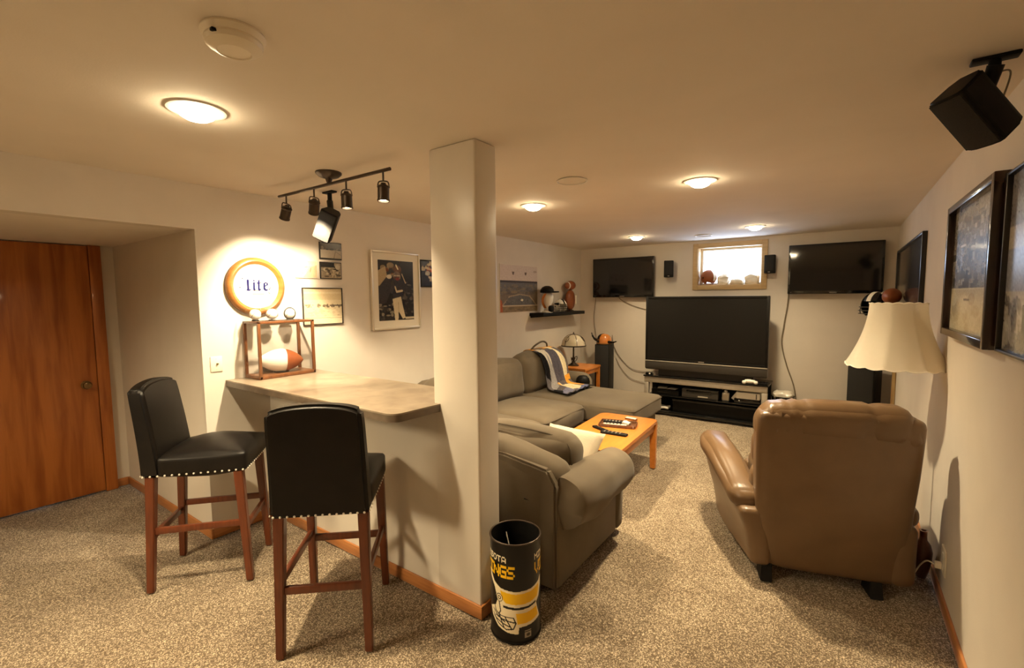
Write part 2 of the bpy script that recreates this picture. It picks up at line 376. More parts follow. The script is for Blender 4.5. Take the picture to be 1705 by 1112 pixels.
# the door recess
b = BM(); bx(b, XD, XL - T, YC, YC + T, 0, ZS); struct('wall_recess_far', b, M['wall'])
b = BM(); bx(b, XD, XL - T, -0.62 - T, -0.62, 0, ZS); struct('wall_recess_near', b, M['wall'])
b = BM(); bx(b, XD - T, XD, -0.62 - T, YC + T, 0, ZS); struct('wall_recess_back', b, M['wall'])
b = BM(); bx(b, XD - T, XL - T + 0.001, -0.62 - T, YC + T, ZS, ZS + T); struct('ceiling_recess', b, M['ceil'])
dr = thing('door_1', None, None, (XD, 0.7, 0)); dr['kind'] = 'structure'
b = BM(); bx(b, XD + 0.002, XD + 0.035, 0.18, 1.085, 0.012, 2.012, 0.003); obj('door_slab', b, M['door'], dr, world=True)
b = BM(); bx(b, XD + 0.002, XD + 0.045, 1.088, 1.165, 0.0, 2.018, 0.004); obj('door_casing', b, M['door'], dr, world=True)
b = BM(); bx(b, XD + 0.002, XD + 0.045, 0.10, 0.177, 0.0, 2.018, 0.004); obj('door_casing', b, M['door'], dr, world=True)
b = BM(); lathe(b, [(0, 0), (0.032, 0), (0.033, 0.006), (0.012, 0.010), (0.011, 0.028), (0.024, 0.036), (0.029, 0.050), (0.026, 0.062), (0.012, 0.068), (0, 0.068)], 24, M=Matrix.Translation((XD + 0.035, 1.013, 0.905)) @ Matrix.Rotation(PI / 2, 4, 'Y'))
obj('door_knob', b, M['knob'], dr, world=True)
# pillar and bar wall
b = BM(); bx(b, PX0, PX1, PY0, PY1, 0, H, 0.011, 4); struct('pillar', b, M['pillar'], smooth=35)
b = BM(); bx(b, XL, PX0 + 0.0112, PY0, PY1, 0, 1.0); struct('wall_bar', b, M['pillar'])
# baseboards
BH, BT = 0.068, 0.013
def base_run(name, x0, x1, y0, y1):
    b = BM(); bx(b, x0, x1, y0, y1, 0, BH, 0.004); return struct(name, b, M['trim'], smooth=35)
base_run('baseboard_bar', XL, PX1 + BT, PY0 - BT, PY0); base_run('baseboard_pillar', PX1, PX1 + BT, PY0, PY1 + 0.0)
base_run('baseboard_recess', XD + 0.003, XL + BT, YC - BT, YC); base_run('baseboard_left', XL, XL + BT, YC, PY0 - BT)
base_run('baseboard_corner', XD, XD + BT, 1.166, YC - BT)
base_run('baseboard_left_far', XL, XL + BT, PY1, YB); base_run('baseboard_right', XR - BT, XR, YF, YB); base_run('baseboard_back', XL + BT, XR - BT, YB - BT, YB)
# window
w = thing('window_1', None, None, (-1.21, YB, 1.65)); w['kind'] = 'structure'
def rails(b, x0, x1, z0, z1, wd, y0, y1, bev=0.003):
    bx(b, x0, x0 + wd, y0, y1, z0, z1, bev); bx(b, x1 - wd, x1, y0, y1, z0, z1, bev)
    bx(b, x0 + wd, x1 - wd, y0, y1, z1 - wd, z1, bev); bx(b, x0 + wd, x1 - wd, y0, y1, z0, z0 + wd, bev)
b = BM(); rails(b, -1.657, -0.775, 1.652, 2.262, 0.062, YB - 0.018, YB); obj('window_casing', b, M['winwood'], w, world=True)
b = BM(); rails(b, WX0 + 0.0005, WX1 - 0.0005, WZ0 + 0.0005, WZ1 - 0.0005, 0.012, YB, YB + 0.2); obj('window_jamb', b, M['winwood'], w, world=True)
b = BM(); rails(b, WX0 + 0.012, WX1 - 0.012, WZ0 + 0.012, WZ1 - 0.012, 0.03, YB + 0.13, YB + 0.17); obj('window_sash', b, M['white'], w, world=True)
b = BM(); bx(b, WX0 + 0.03, WX1 - 0.03, YB + 0.148, YB + 0.152, WZ0 + 0.03, WZ1 - 0.03); obj('window_pane', b, M['glass'], w, smooth=None, world=True)
pl = bpy.data.lights.new('daylight', 'AREA'); pl.shape = 'RECTANGLE'; pl.size = 0.72; pl.size_y = 0.47; pl.cycles.is_portal = True
po = bpy.data.objects.new('daylight', pl); C.objects.link(po); po.location = (-1.21, YB + 0.2, 1.957); po.rotation_euler = (-PI / 2, 0, 0)

# ------------------------------------------------------------------ ceiling lights
def spot(name, loc, target, watts, angle, blend, r=0.03, color=LAMP):
    d = bpy.data.lights.new(name, 'SPOT'); d.energy = watts; d.spot_size = math.radians(angle); d.spot_blend = blend; d.shadow_soft_size = r; d.color = color
    o = bpy.data.objects.new(name, d); C.objects.link(o); o.location = loc
    o.rotation_euler = (Vector(target) - Vector(loc)).to_track_quat('-Z', 'Y').to_euler(); return o
spots = [(-2.04, 0.80, 'lit recessed ceiling light above the bar stools'), (-2.03, 3.155, 'lit recessed ceiling light just right of the pillar'),
         (-0.765, 3.14, 'largest lit recessed ceiling light out in the room, above the recliner'), (-2.09, 5.58, 'lit recessed ceiling light in front of the left wall television'),
         (-0.785, 5.55, 'lit recessed ceiling light above the window'),
         (-2.92, -1.12, 'recessed ceiling light behind the camera, near the door recess')]
l0 = thing('recessed_light', spots[0][2], 'ceiling light', (spots[0][0], spots[0][1], H), 0, 'recessed ceiling lights')
b = BM(); lathe(b, [(0.066, -0.001), (0.072, -0.008), (0.098, -0.005), (0.100, 0.0), (0.066, 0.0)], 40); obj('trim_ring', b, M['white'], l0)
b = BM(); lathe(b, [(0.066, -0.002), (0.064, -0.014), (0.055, -0.026), (0.038, -0.036), (0.018, -0.041), (0, -0.042)], 32); obj('bulb', b, M['bulb'], l0)
for i, (x, y, lb) in enumerate(spots):
    if i: dup(l0, (x, y, H), 0, lb)
    w_, an = ((DOWN_W * (1.0, 1.15, 1.25)[i], 128) if i < 3 else (DOWN_W * 0.62, 128)) if i < 5 else (DOWN_W * 1.65, 162)
    spot('recessed_beam', (x, y, H - 0.05), (x, y, 0), w_, an, 1.0 if i < 5 else 0.5, 0.05 if i < 5 else 0.42)
# round flush ceiling speakers
sp0 = thing('ceiling_speaker', 'round white flush ceiling speaker between the pillar and the nearer room lights', 'ceiling speaker', (-1.405, 2.63, H), 0, 'flush ceiling speakers')
b = BM(); lathe(b, [(0.088, 0.0), (0.096, -0.004), (0.098, -0.009), (0.090, -0.010), (0.086, -0.005)], 40); obj('rim', b, M['white'], sp0)
b = BM(); lathe(b, [(0.088, -0.004), (0.05, -0.006), (0, -0.007)], 40); obj('cover', b, M['ceil'], sp0)
dup(sp0, (-1.395, 5.94, H), 0, 'round white flush ceiling speaker just in front of the window')
# smoke detector
t = thing('smoke_detector', 'round cream smoke detector on the ceiling near the first light', 'smoke detector', (-1.385, 0.645, H))
b = BM(); lathe(b, [(0.078, 0), (0.08, -0.006), (0.074, -0.016), (0.070, -0.020)], 40); obj('mounting_base', b, M['ivory'], t)
b = BM(); lathe(b, [(0.070, -0.018), (0.072, -0.026), (0.068, -0.036), (0.052, -0.046), (0.042, -0.050), (0.040, -0.047), (0.012, -0.046), (0, -0.046)], 40); obj('cover', b, M['ivory'], t)
b = BM(); bx(b, -0.007, 0.007, -0.007, 0.007, -0.004, 0.004, 0.002, M=Matrix.Translation((0.031, -0.064, -0.027))); obj('sensor', b, M['black'], t)

# track light
t = thing('track_light', 'dark bronze track light with four heads above the bar', 'track light', (-2.44, 1.62, H))
b = BM(); lathe(b, [(0.072, 0), (0.072, -0.008), (0.055, -0.024), (0.02, -0.036), (0.012, -0.06), (0, -0.06)], 36); obj('canopy', b, M['bronze'], t)
b = BM(); tube(b, [(-0.55, 0, -0.065), (0.53, 0, -0.065)], 0.009, 10); obj('rail', b, M['bronze'], t)
heads = [(-0.465, (-0.30, 0.03, -0.46), False), (-0.155, (-0.52, 0.24, -0.78), False), (0.16, (0.03, 0.0, -1), True), (0.475, (0.03, -0.05, -1), True)]
for hx, aim, lit in heads:
    a = Vector(aim).normalized(); piv = Vector((hx, 0, -0.150))
    b = BM(); tube(b, [(hx, 0, -0.062), (hx, 0, -0.118)], 0.005, 8)
    for s in (-1, 1):
        side = a.cross(Vector((0, 1, 0))).normalized() if abs(a.x) < 0.3 else Vector((0, 1, 0)); side = Vector((0.78, 0.62, 0))
        side = (side - a * side.dot(a)).normalized()
        tube(b, spline([(hx, 0, -0.118), Vector((hx, 0, -0.120)) + side * s * 0.018, Vector((hx, 0, -0.128)) + side * s * 0.026, piv + side * s * 0.030], 4), 0.0035, 6)
    hd = obj('arm', b, M['bronze'], t)
    R = a.to_track_quat('Z', 'Y').to_matrix().to_4x4()
    b = BM(); lathe(b, [(0, -0.022), (0.012, -0.022), (0.016, -0.012), (0.030, -0.006), (0.033, 0.0), (0.030, 0.004), (0.030, 0.062), (0.032, 0.064), (0.032, 0.072), (0.027, 0.072), (0.026, 0.055), (0, 0.052)], 28, M=Matrix.Translation(piv) @ R)
    obj('head', b, M['bronze'], t)
    b = BM(); lathe(b, [(0.0262, 0.058), (0.018, 0.064), (0, 0.067)], 24, M=Matrix.Translation(piv) @ R); obj('bulb', b, M['trackbulb'], t)
    wp = Vector((-2.44, 1.62, H)) + piv + a * 0.085
    spot('track_beam', wp, wp + a, TRACK_W * 0.6 if lit else (TRACK_W * 0.72 if hx < -0.3 else TRACK_W * 2.4), 98 if not lit else 105, 0.55, 0.02, (1.0, 0.80, 0.52))

# surround speakers hung from the ceiling
def surround(name, label, base, joint, cen, face, up, w, h, d):
    t = thing(name, label, 'speaker', base, 0, 'ceiling hung surround speakers')
    B, J, Cn = Vector(base), Vector(joint), Vector(cen); f = Vector(face).normalized(); u = Vector(up); u = (u - f * u.dot(f)).normalized(); r = u.cross(f)
    b = BM(); bx(b, B.x - 0.055, B.x + 0.055, B.y - 0.022, B.y + 0.022, B.z - 0.012, B.z, 0.004); obj('ceiling_plate', b, M['black'], t, world=True)
    back = Cn - f * d * 0.45 + u * h * 0.12
    b = BM(); tube(b, [B - Vector((0, 0, 0.01)), J], 0.015, 12); tube(b, [J + (J - back).normalized() * 0.012, back], [0.021, 0.018], 12); obj('arm', b, M['black'], t, world=True)
    R = Matrix(((r.x, f.x, u.x, Cn.x), (r.y, f.y, u.y, Cn.y), (r.z, f.z, u.z, Cn.z), (0, 0, 0, 1)))
    b = BM(); prof = [(-w * .5, d * .36), (-w * .42, d * .46), (-w * .2, d * .5), (w * .2, d * .5), (w * .42, d * .46), (w * .5, d * .36), (w * .44, -d * .2), (w * .28, -d * .46), (-w * .28, -d * .46), (-w * .44, -d * .2)]
    prism(b, [(x, y) for x, y in prof], -h / 2, h / 2, 0.006, R); obj('cabinet', b, M['black'], t, world=True)
    b = BM(); prof = [(-w * .44, d * .465), (-w * .2, d * .508), (w * .2, d * .508), (w * .44, d * .465), (w * .44, d * .40), (-w * .44, d * .40)]
    prism(b, prof, -h * .46, h * .46, 0, R); obj('grille', b, M['grille'], t, world=True)
    b = BM(); prism(b, [(-0.022, -d * .52), (0.022, -d * .52), (0.022, -d * .4), (-0.022, -d * .4)], -h * .30, -h * .05, 0.003, R); obj('terminal_block', b, M['bezel'], t, world=True)
    p1 = R @ Vector((0.0, -d * .5, -h * .18)); b = BM(); tube(b, spline([J + Vector((0, 0, -0.012)), (J + p1) / 2 - f * 0.05 + Vector((0, 0, 0.01)), p1], 8), 0.0026, 6); obj('speaker_wire', b, M['cable'], t, world=True)
    return t
surround('surround_speaker', 'black surround speaker hung from ceiling above the right wall pictures', (0.352, 2.075, H), (0.352, 2.075, 2.262), (0.322, 2.085, 2.150), (-0.6, -0.40, -0.7), (-0.57, -0.41, 0.7), 0.12, 0.205, 0.125)
surround('surround_speaker', 'black surround speaker hung behind the track light above the wall photos', (-2.86, 1.90, H), (-2.86, 1.90, 2.225), (-2.745, 1.80, 2.055), (0.35, -0.55, -0.25), (0.37, 0.27, 0.89), 0.115, 0.20, 0.12)

# ------------------------------------------------------------------ bar counter
t = thing('bar_counter', 'mottled brown laminate bar counter resting on the low wall by the pillar', 'counter', (-2.5, 1.68, 1.0))
xr, yf = -1.655, 1.385
poly = [(XL + 0.001, yf)] + [(xr - 0.06 + 0.06 * math.sin(a), yf + 0.06 - 0.06 * math.cos(a)) for a in [PI / 2 * k / 6 for k in range(7)]] + [(xr + 0.015, PY0 - 0.001), (PX0 - 0.001, PY0 - 0.001), (PX0 - 0.001, 1.985), (XL + 0.001, 1.985)]
b = BM(); prism(b, poly, 1.034, 1.042); obj('top', b, M['counter'], t, world=True)
b = BM(); prism(b, poly, 1.001, 1.0345); obj('edge_band', b, M['counteredge'], t, world=True)

# ------------------------------------------------------------------ bar stools
def make_stool(label, loc, rz):
    t = thing('bar_stool', label, 'bar stool', loc, rz, 'black leather bar stools')
    zb = 0.632
    b = BM()
    def sd(u, v): pass
    cush(b, (0, 0.035, zb + 0.055), (0.415, 0.435, 0.11), 0.022, (0.006, 0.006, 0.058), 12); obj('seat', b, M['leather'], t)
    # backrest: curved crown, leaning slightly back
    b = BM(); W0, W1, th = 0.415, 0.395, 0.085; n = 14
    def back(i, j, k):
        u = -1 + 2 * i / n; z = j / n
        cr = 0.022 * (1 - u * u) - 0.012 * abs(u) ** 6
        zz = zb + (0.483 + cr) * z; hw = (W0 + (W1 - W0) * z) / 2 * (1 - 0.02 * max(0, z - 0.9) * 10)
        y = -0.175 - 0.062 * z ** 1.3 - (th if k == 0 else 0) * (1 - 0.22 * z) + (0.010 * (1 - u * u) * math.sin(PI * min(1, z)) if k else 0.0) * 1.2 + 0.012 * (u * u) * (1 if k else 0)
        return Vector((hw * u, y, zz))
    G = {}
    for k in (0, 1):
        for i in range(n + 1):
            for j in range(n + 1): G[i, j, k] = b.verts.new(back(i, j, k))
    for k in (0, 1):
        for i in range(n):
            for j in range(n): b.faces.new([G[i, j, k], G[i + 1, j, k], G[i + 1, j + 1, k], G[i, j + 1, k]])
    rim = [(i, 0) for i in range(n)] + [(n, j) for j in range(n)] + [(i, n) for i in range(n, 0, -1)] + [(0, j) for j in range(n, 0, -1)]
    for q in range(len(rim)):
        a, c = rim[q], rim[(q + 1) % len(rim)]; b.faces.new([G[a[0], a[1], 0], G[c[0], c[1], 0], G[c[0], c[1], 1], G[a[0], a[1], 1]])
    bmesh.ops.recalc_face_normals(b, faces=b.faces[:])
    es = [e for e in b.edges if len(e.link_faces) == 2 and e.calc_face_angle(0) > 0.9]
    bmesh.ops.bevel(b, geom=es, offset=0.016, segments=3, affect='EDGES', clamp_overlap=True)
    obj('backrest', b, M['leather'], t, 50)
    b = BM()
    def nail(x, y, nx, ny):
        R = Vector((nx, ny, 0)).to_track_quat('Z', 'Y').to_matrix().to_4x4()
        lathe(b, [(0.0055, 0), (0.0045, 0.003), (0, 0.0042)], 8, M=Matrix.Translation((x, y, zb + 0.012)) @ R)
    for k in range(14):
        x = -0.19 + 0.38 * k / 13; nail(x, -0.262, 0, -1); nail(x, 0.2535, 0, 1)
    for k in range(15):
        y = -0.245 + 0.48 * k / 14
        for s in (-1, 1): nail(s * 0.2085, y, s, 0)
    obj('nailhead_trim', b, M['nail'], t, kind='stuff')
    for sx in (-1, 1):
        for sy, yt, yb in ((-1, -0.218, -0.25), (1, 0.205, 0.238)):
            b = BM(); taper(b, (sx * 0.178, yt, zb + 0.004), (sx * 0.190, yb, 0.0), 0.046, 0.034, 0.046, 0.034); obj('leg', b, M['stoolwood'], t)
    def legx(sx, sy, z):
        f = 1 - z / zb; return Vector((sx * (0.178 + 0.012 * f), (-0.218 - 0.032 * f) if sy < 0 else (0.205 + 0.033 * f), z))
    for a, c in (((-1, -1, 0.30), (1, -1, 0.30)), ((-1, 1, 0.30), (1, 1, 0.30)), ((-1, -1, 0.335), (-1, 1, 0.335)), ((1, -1, 0.335), (1, 1, 0.335))):
        b = BM(); bar(b, legx(*a), legx(*c), 0.022, 0.034); obj('stretcher', b, M['stoolwood'], t)
    return t
st = make_stool('black leather bar stool standing by the left wall, seen from its side', (-2.97, 1.126, 0.0), -math.radians(41.3))
dup(st, (-1.985, 1.285, 0.0), math.radians(42.2), 'black leather bar stool nearest the camera, its back turned to us')

# ------------------------------------------------------------------ trash can printed with a helmet
t = thing('trash_can', 'tall black tin waste bin with yellow helmet print beside the pillar', 'trash can', (-1.218, 1.722, 0.0))
RC, HC = 0.118, 0.478
K, WH, YE = (13, 10, 8), (222, 208, 176), (228, 178, 16)
cv = Canvas(420, 220, K)
# u runs once around the bin, left to right as seen from outside; the camera looks at u = 0.5
def horn(d):
    P_ = lambda L: [(x + d, y) for x, y in L]; asp = HC / (2 * PI * RC)
    cv.text('MINNESOTA', 0.13 + d, 0.130, 0.31, 0.066, WH, 0.10)
    cv.text('VIKINGS', 0.13 + d, 0.225, 0.365, 0.122, YE, 0.07)
    # shell outline and horn bands
    cv.poly(P_([(.285, .34), (.305, .34), (.345, .42), (.40, .462), (.50, .478), (.60, .468), (.675, .435), (.695, .40), (.705, .40), (.70, .50), (.675, .60), (.645, .64), (.66, .72), (.685, .815), (.60, .835), (.52, .845), (.515, .915), (.45, .905), (.38, .87), (.32, .79), (.30, .72), (.36, .66), (.375, .60), (.355, .53), (.31, .46)]), WH)
    cv.poly(P_([(.30, .40), (.345, .47), (.365, .54), (.355, .60), (.31, .66), (.28, .60), (.28, .44)]), K)
    cv.poly(P_([(.398, .487), (.50, .503), (.60, .494), (.675, .462), (.672, .53), (.655, .585), (.59, .605), (.50, .612), (.435, .602), (.41, .56)]), YE)
    cv.poly(P_([(.417, .630), (.50, .640), (.58, .636), (.64, .618), (.64, .640), (.58, .660), (.50, .664), (.42, .655)]), K)
    cv.poly(P_([(.50, .700), (.56, .702), (.645, .680), (.665, .785), (.60, .805), (.51, .812)]), YE)
    cv.ell(.391 + d, .565, .026, .042, K); cv.ell(.391 + d, .565, .021, .034, WH); cv.ell(.391 + d, .565, .013, .021, K); cv.ell(.391 + d, .565, .007, .011, WH)
    for Q in ([(.345, .66), (.36, .72), (.40, .745), (.485, .745), (.50, .80), (.485, .86), (.44, .875), (.38, .835), (.335, .76)], [(.36, .765), (.495, .795)], [(.39, .745), (.425, .865)], [(.43, .745), (.475, .865)], [(.335, .72), (.43, .80)], [(.345, .79), (.46, .84)], [(.39, .61), (.40, .70), (.385, .74)]):
        cv.line(P_(Q), 0.008, K, asp)
for d in (0.0, 0.5, -0.5): horn(d)
cv.rect(0.555, 0.905, 0.60, 0.965, (150, 140, 122)); cv.ell(0.58, 0.935, 0.013, 0.016, (60, 52, 44)); cv.rect(0.555, 0.888, 0.60, 0.895, (150, 140, 122))
view = math.atan2(-1.722, 1.218)      # direction from the bin to the camera
canvas_obj('printed_wall', cv, lambda u, v: (RC * math.cos(view + (u - 0.5) * 2 * PI), RC * math.sin(view + (u - 0.5) * 2 * PI), 0.012 + (HC - 0.02) * (1 - v)), M['canprint'], t)
b = BM(); lathe(b, [(RC - 0.004, HC - 0.006), (RC - 0.004, 0.02), (0, 0.018)], 48); obj('inner_wall', b, M['black'], t)
b = BM(); R0 = [(RC + 0.0045 * math.cos(a), HC - 0.008 + 0.0045 * math.sin(a)) for a in [2 * PI * k / 8 for k in range(9)]]; lathe(b, R0, 48); obj('rolled_rim', b, M['bronze'], t)
b = BM(); lathe(b, [(RC + 0.002, 0.014), (RC + 0.003, 0.004), (RC - 0.004, 0.0), (0, 0.002)], 48); obj('bottom_rim', b, M['black'], t)
tag(obj('drinking_straw', tube(BM(), [(-1.308, 1.773, 0.425), (-1.145, 1.716, 0.024)], 0.0025, 6), M['paper']), 'thin white stick lying inside the black waste bin', 'stick')

# ------------------------------------------------------------------ sofas
def morph(bm, fn):
    for v in bm.verts: v.co = fn(v.co.copy())
    return bm
ss = lambda a, b, x: (lambda t: t * t * (3 - 2 * t))(max(0.0, min(1.0, (x - a) / (b - a))))
t = thing('sectional_sofa', 'grey-brown sectional sofa along the left wall, its chaise reaching into the room', 'sofa', (-2.75, 4.2, 0))
def so(name, bm, mat=None, **k): return obj(name, bm, mat or M['sofa'], t, 50, world=True, **k)
b = BM(); bx(b, -3.30, -2.19, 2.99, 4.30, 0.04, 0.275, 0.02); so('base', b)
b = BM(); bx(b, -3.30, -1.70, 4.305, 5.22, 0.04, 0.275, 0.02); so('chaise_base', b)
b = BM(); cush(b, (-3.20, 4.15, 0.42), (0.22, 2.32, 0.74), 0.08, (0, 0, 0.01), 10); so('back', b)
b = BM(); cush(b, (-2.62, 3.225, 0.375), (0.98, 0.49, 0.20), 0.055, (0.02, 0.01, 0.03), 12, wob=0.006, seed=1); sc = so('seat_cushion', b)
b = BM(); cush(b, (-2.62, 3.885, 0.372), (0.98, 0.80, 0.20), 0.055, (0.025, 0.012, 0.035), 14, wob=0.008, seed=2); sd2 = so('seat_cushion', b)
b = BM(); cush(b, (-2.36, 4.765, 0.37), (1.46, 0.90, 0.205), 0.05, (0.02, 0.015, 0.03), 14, wob=0.007, seed=3); cc = so('chaise_cushion', b)
b = BM(); cush(b, (-2.98, 3.88, 0.665), (0.27, 0.84, 0.44), 0.10, (0.03, 0.0, 0.04), 14, Matrix.Translation((-2.98, 3.88, 0.5)) @ Matrix.Rotation(-0.12, 4, 'Y') @ Matrix.Translation((2.98, -3.88, -0.5)), 0.02, 3, 4)
so('back_cushion', b)
b = BM(); cush(b, (-2.99, 4.72, 0.68), (0.27, 0.82, 0.46), 0.10, (0.03, 0.0, 0.05), 14, Matrix.Translation((-2.98, 4.7, 0.5)) @ Matrix.Rotation(-0.10, 4, 'Y') @ Matrix.Translation((2.98, -4.7, -0.5)), 0.022, 3, 9)
so('back_cushion', b)
b = BM(); cush(b, (-2.98, 3.16, 0.635), (0.27, 0.55, 0.40), 0.10, (0.03, 0.0, 0.03), 12, None, 0.02, 3, 14); so('back_cushion', b)
b = BM(); cush(b, (-2.95, 5.365, 0.32), (0.70, 0.26, 0.57), 0.12, (0.02, 0.01, 0.0), 12, None, 0.008, 4, 6); so('arm', b)
def pipe_rect(x0, x1, y0, y1, z, r=0.05):
    P = []
    for cx, cy, a0 in ((x1 - r, y0 + r, -PI / 2), (x1 - r, y1 - r, 0), (x0 + r, y1 - r, PI / 2), (x0 + r, y0 + r, PI)):
        P += [(cx + r * math.cos(a0 + PI / 2 * k / 4), cy + r * math.sin(a0 + PI / 2 * k / 4), z) for k in range(5)]
    return P + [P[0]]
b = BM(); tube(b, pipe_rect(-3.09, -2.125, 3.485, 4.285, 0.438), 0.0065, 6, False); so('piping', b, M['piping'])
b = BM(); tube(b, pipe_rect(-3.09, -1.625, 4.32, 5.21, 0.440), 0.0065, 6, False); so('piping', b, M['piping'])
b = BM(); tube(b, pipe_rect(-3.09, -2.125, 2.98, 3.47, 0.440), 0.0065, 6, False); so('piping', b, M['piping'])
for x, y in ((-1.78, 4.38), (-1.78, 5.14), (-2.25, 3.06), (-3.22, 3.06), (-3.22, 5.12)):
    b = BM(); taper(b, (x, y, 0.045), (x, y, 0.0), 0.05, 0.04); so('foot', b, M['black'])

t = thing('loveseat', 'grey-brown loveseat with rolled arm, its back against the bar wall', 'sofa', (-2.0, 2.45, 0))
b = BM(); bx(b, -3.05, -1.172, 2.04, 2.86, 0.035, 0.30, 0.015); so('base', b)
b = BM(); bx(b, -1.28, -1.160, 2.03, 2.80, 0.035, 0.50, 0.02); so('arm_panel', b)
b = BM(); cush(b, (-1.225, 2.835, 0.25), (0.15, 0.10, 0.42), 0.03, (0.01, 0.012, 0), 8); so('arm_front', b)
b = BM(); prism(b, [(-3.05, 0.035), (-1.168, 0.035), (-1.168, 0.60), (-1.22, 0.675), (-1.5, 0.715), (-3.05, 0.72)], 0, 0.05, 0.012, Matrix(((1, 0, 0, 0), (0, 0, 1, 2.012), (0, 1, 0, 0), (0, 0, 0, 1)))); so('back_panel', b)
b = BM(); cush(b, (-2.105, 2.135, 0.49), (1.88, 0.245, 0.56), 0.10, (0.0, 0.01, 0.0), 16)
morph(b, lambda p: Vector((p.x, p.y, p.z - (0.07 * ss(-1.62, -1.2, p.x) if p.z > 0.5 else 0)))); so('back', b)
# rolled arm, slack towards its back end
def roll(u, v):
    a = 2 * PI * u; y = 2.03 + 0.84 * v
    cap = math.sin(min(1, v / 0.06) * PI / 2) * math.sin(min(1, (1 - v) / 0.12) * PI / 2) ** 0.6
    r = (0.137 + 0.012 * math.sin(3.1 * v + 0.4)) * cap; rz = r * (1.0 + 0.06 * math.sin(6 * v))
    w_ = noise.noise(Vector((math.cos(a) * 1.5, math.sin(a) * 1.5, y * 5))) * 0.016 * cap * (1.4 - v)
    sag = 0.02 * (1 - v) - 0.01
    return Vector((-1.170 + (r + w_) * math.cos(a), y, 0.480 + sag + (rz + w_) * math.sin(a)))
b = BM(); surf(b, 36, 40, roll, True); so('arm', b)
b = BM(); cush(b, (-1.66, 2.60, 0.375), (0.80, 0.66, 0.2), 0.055, (0.01, 0.02, 0.03), 12, None, 0.006, 4, 21); so('seat_cushion', b)
b = BM(); cush(b, (-2.48, 2.60, 0.375), (0.80, 0.66, 0.2), 0.055, (0.01, 0.02, 0.03), 12, None, 0.006, 4, 22); so('seat_cushion', b)
R = Matrix.Translation((-1.62, 2.33, 0.455)) @ Matrix.Rotation(-0.10, 4, 'X')
b = BM(); cush(b, (0, 0, 0.15), (0.83, 0.26, 0.335), 0.11, (0.01, 0.03, 0.022), 16, R, 0.020, 3.0, 31)
so('back_cushion', b)
b = BM(); P = [R @ Vector((x, y, z)) for x, y, z in spline([(-0.40, -0.075, 0.305), (-0.1, -0.085, 0.326), (0.25, -0.08, 0.318), (0.375, -0.08, 0.278), (0.41, -0.08, 0.18), (0.40, -0.08, 0.03)], 6)]
tube(b, P, 0.005, 6); so('piping', b, M['piping'])
b = BM(); cush(b, (-2.46, 2.34, 0.60), (0.82, 0.25, 0.30), 0.095, (0.01, 0.03, 0.02), 14, None, 0.022, 3.0, 33); so('back_cushion', b)
for x, y in ((-1.24, 2.08), (-1.24, 2.80), (-2.95, 2.08), (-2.95, 2.80)):
    b = BM(); taper(b, (x, y, 0.04), (x, y, 0.0), 0.05, 0.04); so('foot', b, M['black'])

def pillow_bm(size, thick, Mx, seed=0):
    b = BM(); n = 18; G = {}
    for k in (-1, 1):
        for i in range(n + 1):
            for j in range(n + 1):
                u, v = -1 + 2 * i / n, -1 + 2 * j / n
                edge = (1 - u ** 4) * (1 - v ** 4); pin = 1 - 0.07 * (1 - v * v) * abs(u) ** 3; pin2 = 1 - 0.07 * (1 - u * u) * abs(v) ** 3
                z = k * thick / 2 * edge ** 0.55 + 0.012 * noise.noise(Vector((u * 2 + seed, v * 2, k))) * edge
                key = (i, j, k if 0 < i < n and 0 < j < n else 0)
                if key not in G: G[key] = b.verts.new(Mx @ Vector((u * size / 2 * pin, v * size / 2 * pin2, z if key[2] else 0)))
    for k in (-1, 1):
        for i in range(n):
            for j in range(n):
                q = [G.get((a, c, k if 0 < a < n and 0 < c < n else 0)) for a, c in ((i, j), (i + 1, j), (i + 1, j + 1), (i, j + 1))]
                b.faces.new(q if k > 0 else q[::-1])
    return b
Mx = Matrix.Translation((-1.42, 2.60, 0.56)) @ Matrix.Rotation(0.15, 4, 'Z') @ Matrix.Rotation(0.72, 4, 'X') @ Matrix.Rotation(-0.08, 4, 'Z')
tag(obj('throw_pillow', pillow_bm(0.40, 0.15, Mx), M['pillow'], None, 60), 'cream throw pillow leaning behind the loveseat back cushion', 'pillow')

# ------------------------------------------------------------------ coffee table and what lies on it
CT = (-1.575, 3.62, 0.0)
t = thing('coffee_table', 'honey oak coffee table with rounded corners in front of the sectional', 'coffee table', CT, math.radians(3))
def rr(w, d, r, n=5):
    P = []
    for cx, cy, a0 in ((w / 2 - r, -d / 2 + r, -PI / 2), (w / 2 - r, d / 2 - r, 0), (-w / 2 + r, d / 2 - r, PI / 2), (-w / 2 + r, -d / 2 + r, PI)):
        P += [(cx + r * math.cos(a0 + PI / 2 * k / n), cy + r * math.sin(a0 + PI / 2 * k / n)) for k in range(n + 1)]
    return P
b = BM(); prism(b, rr(0.54, 1.08, 0.06), 0.424, 0.450, 0.004); obj('tabletop', b, M['table'], t)
for s in (-1, 1):
    b = BM(); bx(b, s * 0.243 - 0.009, s * 0.243 + 0.009, -0.47, 0.47, 0.352, 0.424, 0.003); obj('apron', b, M['table'], t)
    b = BM(); bx(b, -0.225, 0.225, s * 0.512 - 0.009, s * 0.512 + 0.009, 0.352, 0.424, 0.003); obj('apron', b, M['table'], t)
    for sy in (-1, 1):
        b = BM(); taper(b, (s * 0.235, sy * 0.505, 0.424), (s * 0.235, sy * 0.505, 0.0), 0.058, 0.046); obj('leg', b, M['table'], t)
def on_table(x, y, z=0.4505):
    return Matrix.Translation((CT[0], CT[1], 0)) @ Matrix.Rotation(math.radians(3), 4, 'Z') @ Vector((x, y, z))
p = on_table(0.02, 0.165)
t = thing('wicker_tray', 'small brown wicker tray full of remotes on the coffee table', 'tray', p, 0.25)
